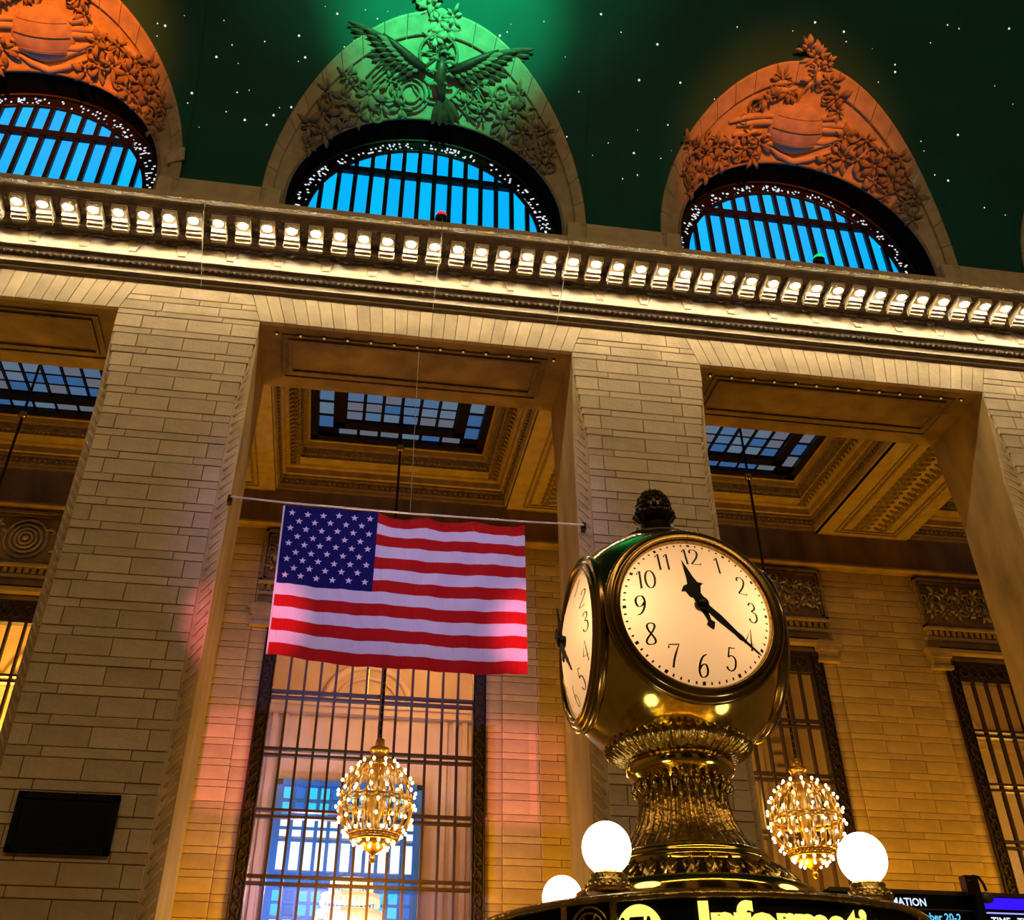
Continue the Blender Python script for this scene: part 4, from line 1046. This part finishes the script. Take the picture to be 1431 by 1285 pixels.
for r_ in range(4):
    for k in range(14):
        a = 2*PI*(k+.5*(r_ % 2))/14; q = (.088, .086, .075, .055)[r_]; b.sphere((AX+q*math.cos(a), AY+q*math.sin(a), 4.425+.03*r_), .016, 6, 4)
tag(b.build('acorn_scales', brass_dark, fn, True), kind='stuff')
lathe_mod([(.335, 3.135, .03), (.335, 3.118, .07), (.315, 3.095, .09), (.28, 3.07, .08), (.25, 3.055, .05), (.235, 3.05, 0)], 44, 264).build('gadroon_collar', brass_old, ck, True)
MB().lathe([(.235, 3.055), (.25, 3.05), (.255, 3.02), (.252, 3.00), (.235, 2.985), (.215, 2.965), (.20, 2.95), (.20, 2.93)], 72, (AX, AY, 0), False).build('neck_disc', brass, ck, True)
for k in range(28):
    a = 2*PI*k/28; p = Vector((AX, AY, 0)); d = Vector((math.cos(a), math.sin(a), 0))
    MB().tube([p+d*.205+Vector((0, 0, 2.96)), p+d*.222+Vector((0, 0, 2.945)), p+d*.225+Vector((0, 0, 2.92)), p+d*.212+Vector((0, 0, 2.90))], [.008, .017, .016, .006], 6).build('neck_leaf', brass_old, ck, True)
lathe_mod([(.196, 2.935, .02), (.19, 2.90, .10), (.19, 2.85, .11), (.20, 2.80, .11), (.22, 2.75, .10), (.25, 2.705, .09), (.285, 2.67, .07), (.31, 2.648, .03)], 34, 272).build('fluted_stem', brass_old, ck, True)
MB().lathe([(.30, 2.65), (.325, 2.645), (.352, 2.632), (.362, 2.614), (.36, 2.604), (.374, 2.598), (.382, 2.585), (.378, 2.57), (.386, 2.563)], 72, (AX, AY, 0), False).build('torus_ring', brass, ck, True)
MB().lathe([(.375, 2.567), (.415, 2.535), (.44, 2.505), (.455, 2.485)], 72, (AX, AY, 0), False).build('leaf_band_core', brass_dark, ck, True)
for k in range(30):
    a = 2*PI*k/30; d = Vector((math.cos(a), math.sin(a), 0)); tg = Vector((-d.y, d.x, 0)); dn = Vector((0, 0, -1)); c0 = Vector((AX, AY, 0))
    ln = (c0+d*.468+Vector((0, 0, 2.487)))-(c0+d*.385+Vector((0, 0, 2.566))); l = ln.length; ln.normalize(); nn = tg.cross(ln); nn = nn if nn.dot(d) > 0 else -nn
    b = MB(); leaf(b, c0+d*.385+Vector((0, 0, 2.566)), ln, tg, nn, l, .086, .006, .014, [.35, .8, 1, .95, .75, .3], .012)
    for sgn in (-1, 1): b.tube([c0+d*.392+tg*sgn*.012+Vector((0, 0, 2.56)), c0+d*.43+tg*sgn*.032+nn*.014+Vector((0, 0, 2.528)), c0+d*.455+tg*sgn*.02+nn*.016+Vector((0, 0, 2.502))], .006, 5)
    b.build('acanthus_leaf', brass_old, ck, True)
MB().lathe([(.45, 2.492), (.515, 2.484), (.53, 2.476), (.545, 2.424), (.54, 2.416)], 96, (AX, AY, 0), False).build('brass_drum', brass, ck, True)
for a in (PI/4, 3*PI/4, 5*PI/4, 7*PI/4):
    lamp('dial_lamp', 'POINT', (AX+.36*math.cos(a), AY+.36*math.sin(a), CZc+.02), 4.4, (1, .58, .27), shadow_soft_size=.04)

# ================================================================== INFORMATION BOOTH
RB = .945
bt = thing('information_booth', (AX, AY, 0), 'round information booth with a black lit sign and brass rim under the clock', 'booth')
MB().lathe([(.30, 2.413), (.545, 2.413), (.64, 2.387), (.88, 2.362), (.90, 2.358)], 96, (AX, AY, 0), False).build('roof', brass_old, bt, True)
MB().lathe([(.89, 2.358), (.92, 2.352), (RB+.008, 2.345), (RB+.016, 2.334), (RB+.012, 2.322), (RB+.004, 2.318), (.92, 2.316)], 96, (AX, AY, 0), False).build('rim', brass_old, bt, True)
MB().lathe([(RB-.01, 1.98), (RB-.01, 2.32)], 96, (AX, AY, 0), False).build('sign_fascia', black, bt, True)
MB().lathe([(.90, 1.92), (RB+.02, 1.93), (RB+.02, 1.98), (.90, 1.985)], 96, (AX, AY, 0), False).build('lower_rim', brass_old, bt, True)
MB().lathe([(RB-.05, 1.05), (RB-.05, 1.93)], 96, (AX, AY, 0), False).build('booth_glass', mat('booth_glass', (.03, .03, .03), .1), bt, True)
MB().lathe([(RB+.05, 0), (RB+.05, 1.0), (RB+.12, 1.02), (RB+.12, 1.07), (RB-.06, 1.08)], 96, (AX, AY, 0), False).build('counter', mat('booth_marble', (.5, .42, .32), .3, noise=.3, nscale=3), bt, True)
def on_cyl(phi, z, rr): return Vector((AX+rr*math.sin(phi), AY-rr*math.cos(phi), z))
for ph in (-49, -36.5, 44, 58, -78, 80, 130, 145, 180, 215):
    b = MB(); a0, a1 = R(ph-.8), R(ph+.8); vs = [on_cyl(a, z, r_) for z in (1.98, 2.32) for a, r_ in ((a0, RB-.02), (a0, RB+.012), (a1, RB+.012), (a1, RB-.02))]
    b.add(vs, [(0, 1, 5, 4), (1, 2, 6, 5), (2, 3, 7, 6)]).build('sign_post', brass_old, bt)
def text_mesh(txt, size, off=0, ext=0):
    cu = bpy.data.curves.new('t', 'FONT'); cu.body = txt; cu.size = size; cu.offset = off; cu.extrude = ext; cu.resolution_u = 3
    to = bpy.data.objects.new('t', cu); col.objects.link(to); dg = bpy.context.evaluated_depsgraph_get(); dg.update()
    me = bpy.data.meshes.new_from_object(to.evaluated_get(dg)); bpy.data.objects.remove(to); return me
def cyl_text(name, txt, size, ph0, ph1, z, m, par, rr=RB+.002, off=0):
    """bend lettering round the booth between two bearings"""
    me = text_mesh(txt, size, off); bmt = bmesh.new(); bmt.from_mesh(me)
    bmesh.ops.subdivide_edges(bmt, edges=[e_ for e_ in bmt.edges if e_.calc_length() > size*.3], cuts=2)
    xs_ = [v.co.x for v in bmt.verts]; x0, x1 = min(xs_), max(xs_)
    for v in bmt.verts:
        ph = R(ph0+(ph1-ph0)*(v.co.x-x0)/(x1-x0)); v.co = on_cyl(ph, z+v.co.y, rr)
    bmt.to_mesh(me); bmt.free(); me.name = name
    return put(name, me, m, par)
cyl_text('sign_lettering', 'Information', .165, -18, 33, 2.188, sign_y, bt, off=.009)
cyl_text('sign_lettering', 'Information', .165, -108, -57.5, 2.188, sign_y, bt, off=.009)
cyl_text('sign_lettering', 'Information', .165, 102, 153, 2.188, sign_y, bt, off=.009)
b = MB(); ph = R(-31); t_ = []
vs = [on_cyl(ph, 2.222, RB+.001)]+[on_cyl(ph+.085*math.cos(a)/RB, 2.222+.085*math.sin(a), RB+.001) for a in [j*2*PI/40 for j in range(40)]]
b.add(vs, [(0, 1+j, 1+(j+1) % 40) for j in range(40)]); lg = b.build('round_logo', sign_y, bt)
cyl_text('logo_lettering', 'MTA', .095, -35.0, -27.2, 2.195, ink, bt, rr=RB+.005, off=.006)
# round wheel emblem in its dark frame
ph = R(-42.6)
b = MB()
for rr_ in (.075, .055): b.tube([on_cyl(ph+rr_*math.cos(a)/RB, 2.235+rr_*math.sin(a), RB+.004) for a in [j*2*PI/28 for j in range(28)]], .006, 5, True)
for j in range(6): a = j*PI/3; b.tube([on_cyl(ph, 2.235, RB+.004), on_cyl(ph+.055*math.cos(a)/RB, 2.235+.055*math.sin(a), RB+.004)], .006, 5)
b.build('wheel_emblem', brass_old, bt, True)
glabs = ['white globe lamp at the front left of the booth roof', 'white globe lamp on the right of the booth roof', 'smaller looking globe lamp at the back left of the booth roof', 'globe lamp at the back right of the booth roof, behind the clock base']
gproto = None
for (gx, gy), lb in zip(((1.094, -17.80), (2.17, -17.80), (1.144, -16.71), (2.2, -16.70)), glabs):
    if gproto is None:
        gproto = thing('globe_lamp', (gx, gy, 2.39), lb, 'lamp', 'globe lamps on the booth roof')
        MB().lathe([(.088, 2.39), (.09, 2.405), (.08, 2.418), (.082, 2.43), (.066, 2.437), (.07, 2.452), (.06, 2.462), (.05, 2.468)], 28, (gx, gy, 0)).build('base', brass_old, gproto, True)
        b = MB()
        for k in range(18): a = 2*PI*k/18; b.sphere((gx+.086*math.cos(a), gy+.086*math.sin(a), 2.41), .009, 6, 4)
        b.build('base_beads', brass_old, gproto, True)
        MB().sphere((gx, gy, 2.552), .098, 32, 20, 1.02).build('globe', globe_m, gproto, True)
    else: copy_tree(gproto, (gx, gy, 2.39), lb)

# ================================================================== SCREENS AND BOARD
for (x0, x1, lb) in ((-6.15, -4.20, 'blank black framed screen mounted on the left pier'), (6.54, 8.49, 'blank black framed screen on the middle pier, mostly behind the clock stem')):
    g = thing('wall_screen', ((x0+x1)/2, -.06, 5.85), lb, 'screen', 'blank screens on the piers')
    b = MB()
    for q in ((x0, x1, 5.85, 5.97), (x0, x1, 6.84, 6.96), (x0, x0+.12, 5.85, 6.96), (x1-.12, x1, 5.85, 6.96)): b.box(q[0], q[1], -.14, -.025, q[2], q[3])
    b.build('frame', black, g); MB().box(x0+.05, x1-.05, -.09, -.025, 5.9, 6.9).build('glass', mat('screen_glass', (.004, .004, .005), .15), g)
bd = thing('departure_board', (14.5, -.6, 4.4), 'long black departure board with white lettering and a blue strip', 'board')
MB().box(10.2, 19.5, -.6, -.3, 4.2, 5.66).build('board_case', black, bd)
MB().box(10.2, 19.5, -.63, -.58, 5.60, 5.68).build('case_edge', mat('board_edge', (.10, .075, .05), .4, .5), bd)
MB().box(10.2, 13.30, -.615, -.595, 5.31, 5.335).build('divider', mat('board_divider', (.10, .08, .07), .5), bd)
MB().box(13.52, 19.3, -.612, -.60, 5.37, 5.585).build('blue_strip', emitter('board_blue', (.035, .006, 1.0), 1.0), bd)
MB().box(13.3, 19.3, -.612, -.60, 5.285, 5.31).build('light_line', emitter('board_line', (.35, .38, 1.0), 1.1), bd)
def flat_text(txt, x, z, size, y, m, par, w_=None):
    me = text_mesh(txt, size, .004)
    xs_ = [v.co.x for v in me.vertices]; x0 = min(xs_); sc_ = 1 if not w_ else w_/(max(xs_)-x0)
    for v in me.vertices: v.co = Vector((x+(v.co.x-x0)*sc_, y, z+v.co.y))
    return put('lettering', me, m, par)
bw = emitter('board_white', (.62, .72, 1.0), 1.2)
flat_text('INFORMATION', 10.93, 5.385, .20, -.604, bw, bd, 1.33)
flat_text('ember 20-2', 12.02, 5.12, .20, -.604, emitter('board_cyan', (.12, .55, 1.0), 1.1), bd)
flat_text('TIME', 13.62, 5.08, .20, -.604, bw, bd)
flat_text('TRK', 14.2, 5.08, .20, -.604, bw, bd)
g = thing('security_camera', (13.25, -.9, 4.2), 'black camera on a post with a looped arm before the departure board', 'camera')
MB().box(13.17, 13.33, -.95, -.79, 4.2, 5.90).build('post', iron, g)
MB().box(13.02, 13.24, -.98, -.76, 5.55, 5.93).build('junction_box', brass_dark, g)
MB().tube([(13.22, -.87, 5.86), (13.30, -.87, 5.94), (13.40, -.87, 5.92), (13.47, -.87, 5.80), (13.50, -.87, 5.66)], .03, 7).build('looped_arm', brass_dark, g, True)
MB().tube([(13.36, -.78, 5.55), (13.44, -.95, 5.52), (13.46, -1.02, 5.51)], [.10, .11, .09], 12).build('camera_housing', mat('camera_grey', (.10, .09, .08), .4), g, True)

# ================================================================== ADDED unseen stand whose plate cuts the pink floods' lower edge
g = thing('added_light_cutter', (1.2, -30.4, 0), 'unseen added stand with a black plate that cuts off the pink light', 'light')
MB().tube([(1.2, -30.4, 0), (1.2, -30.4, 10.4)], .05, 8).build('stand', iron, g)
for k in range(3): a = k*2*PI/3; MB().tube([(1.2, -30.4, 1.2), (1.2+1.1*math.cos(a), -30.4+1.1*math.sin(a), .03)], .03, 6).build('leg', iron, g)
MB().box(.95, 1.45, -30.6, -30.02, 10.35, 10.85).build('housing', iron, g)
zc = 10.6-(10.6-9.35)/41.6
MB().box(-2.2, 3.0, -29.01, -28.99, 9.7, zc).build('light_cutoff_plate', iron, g)
for s in (-1, 1): MB().tube([(1.2+s*.25, -30.2, 10.4), (1.2+s*.6, -29, 10.1)], .02, 5).build('plate_arm', iron, g)
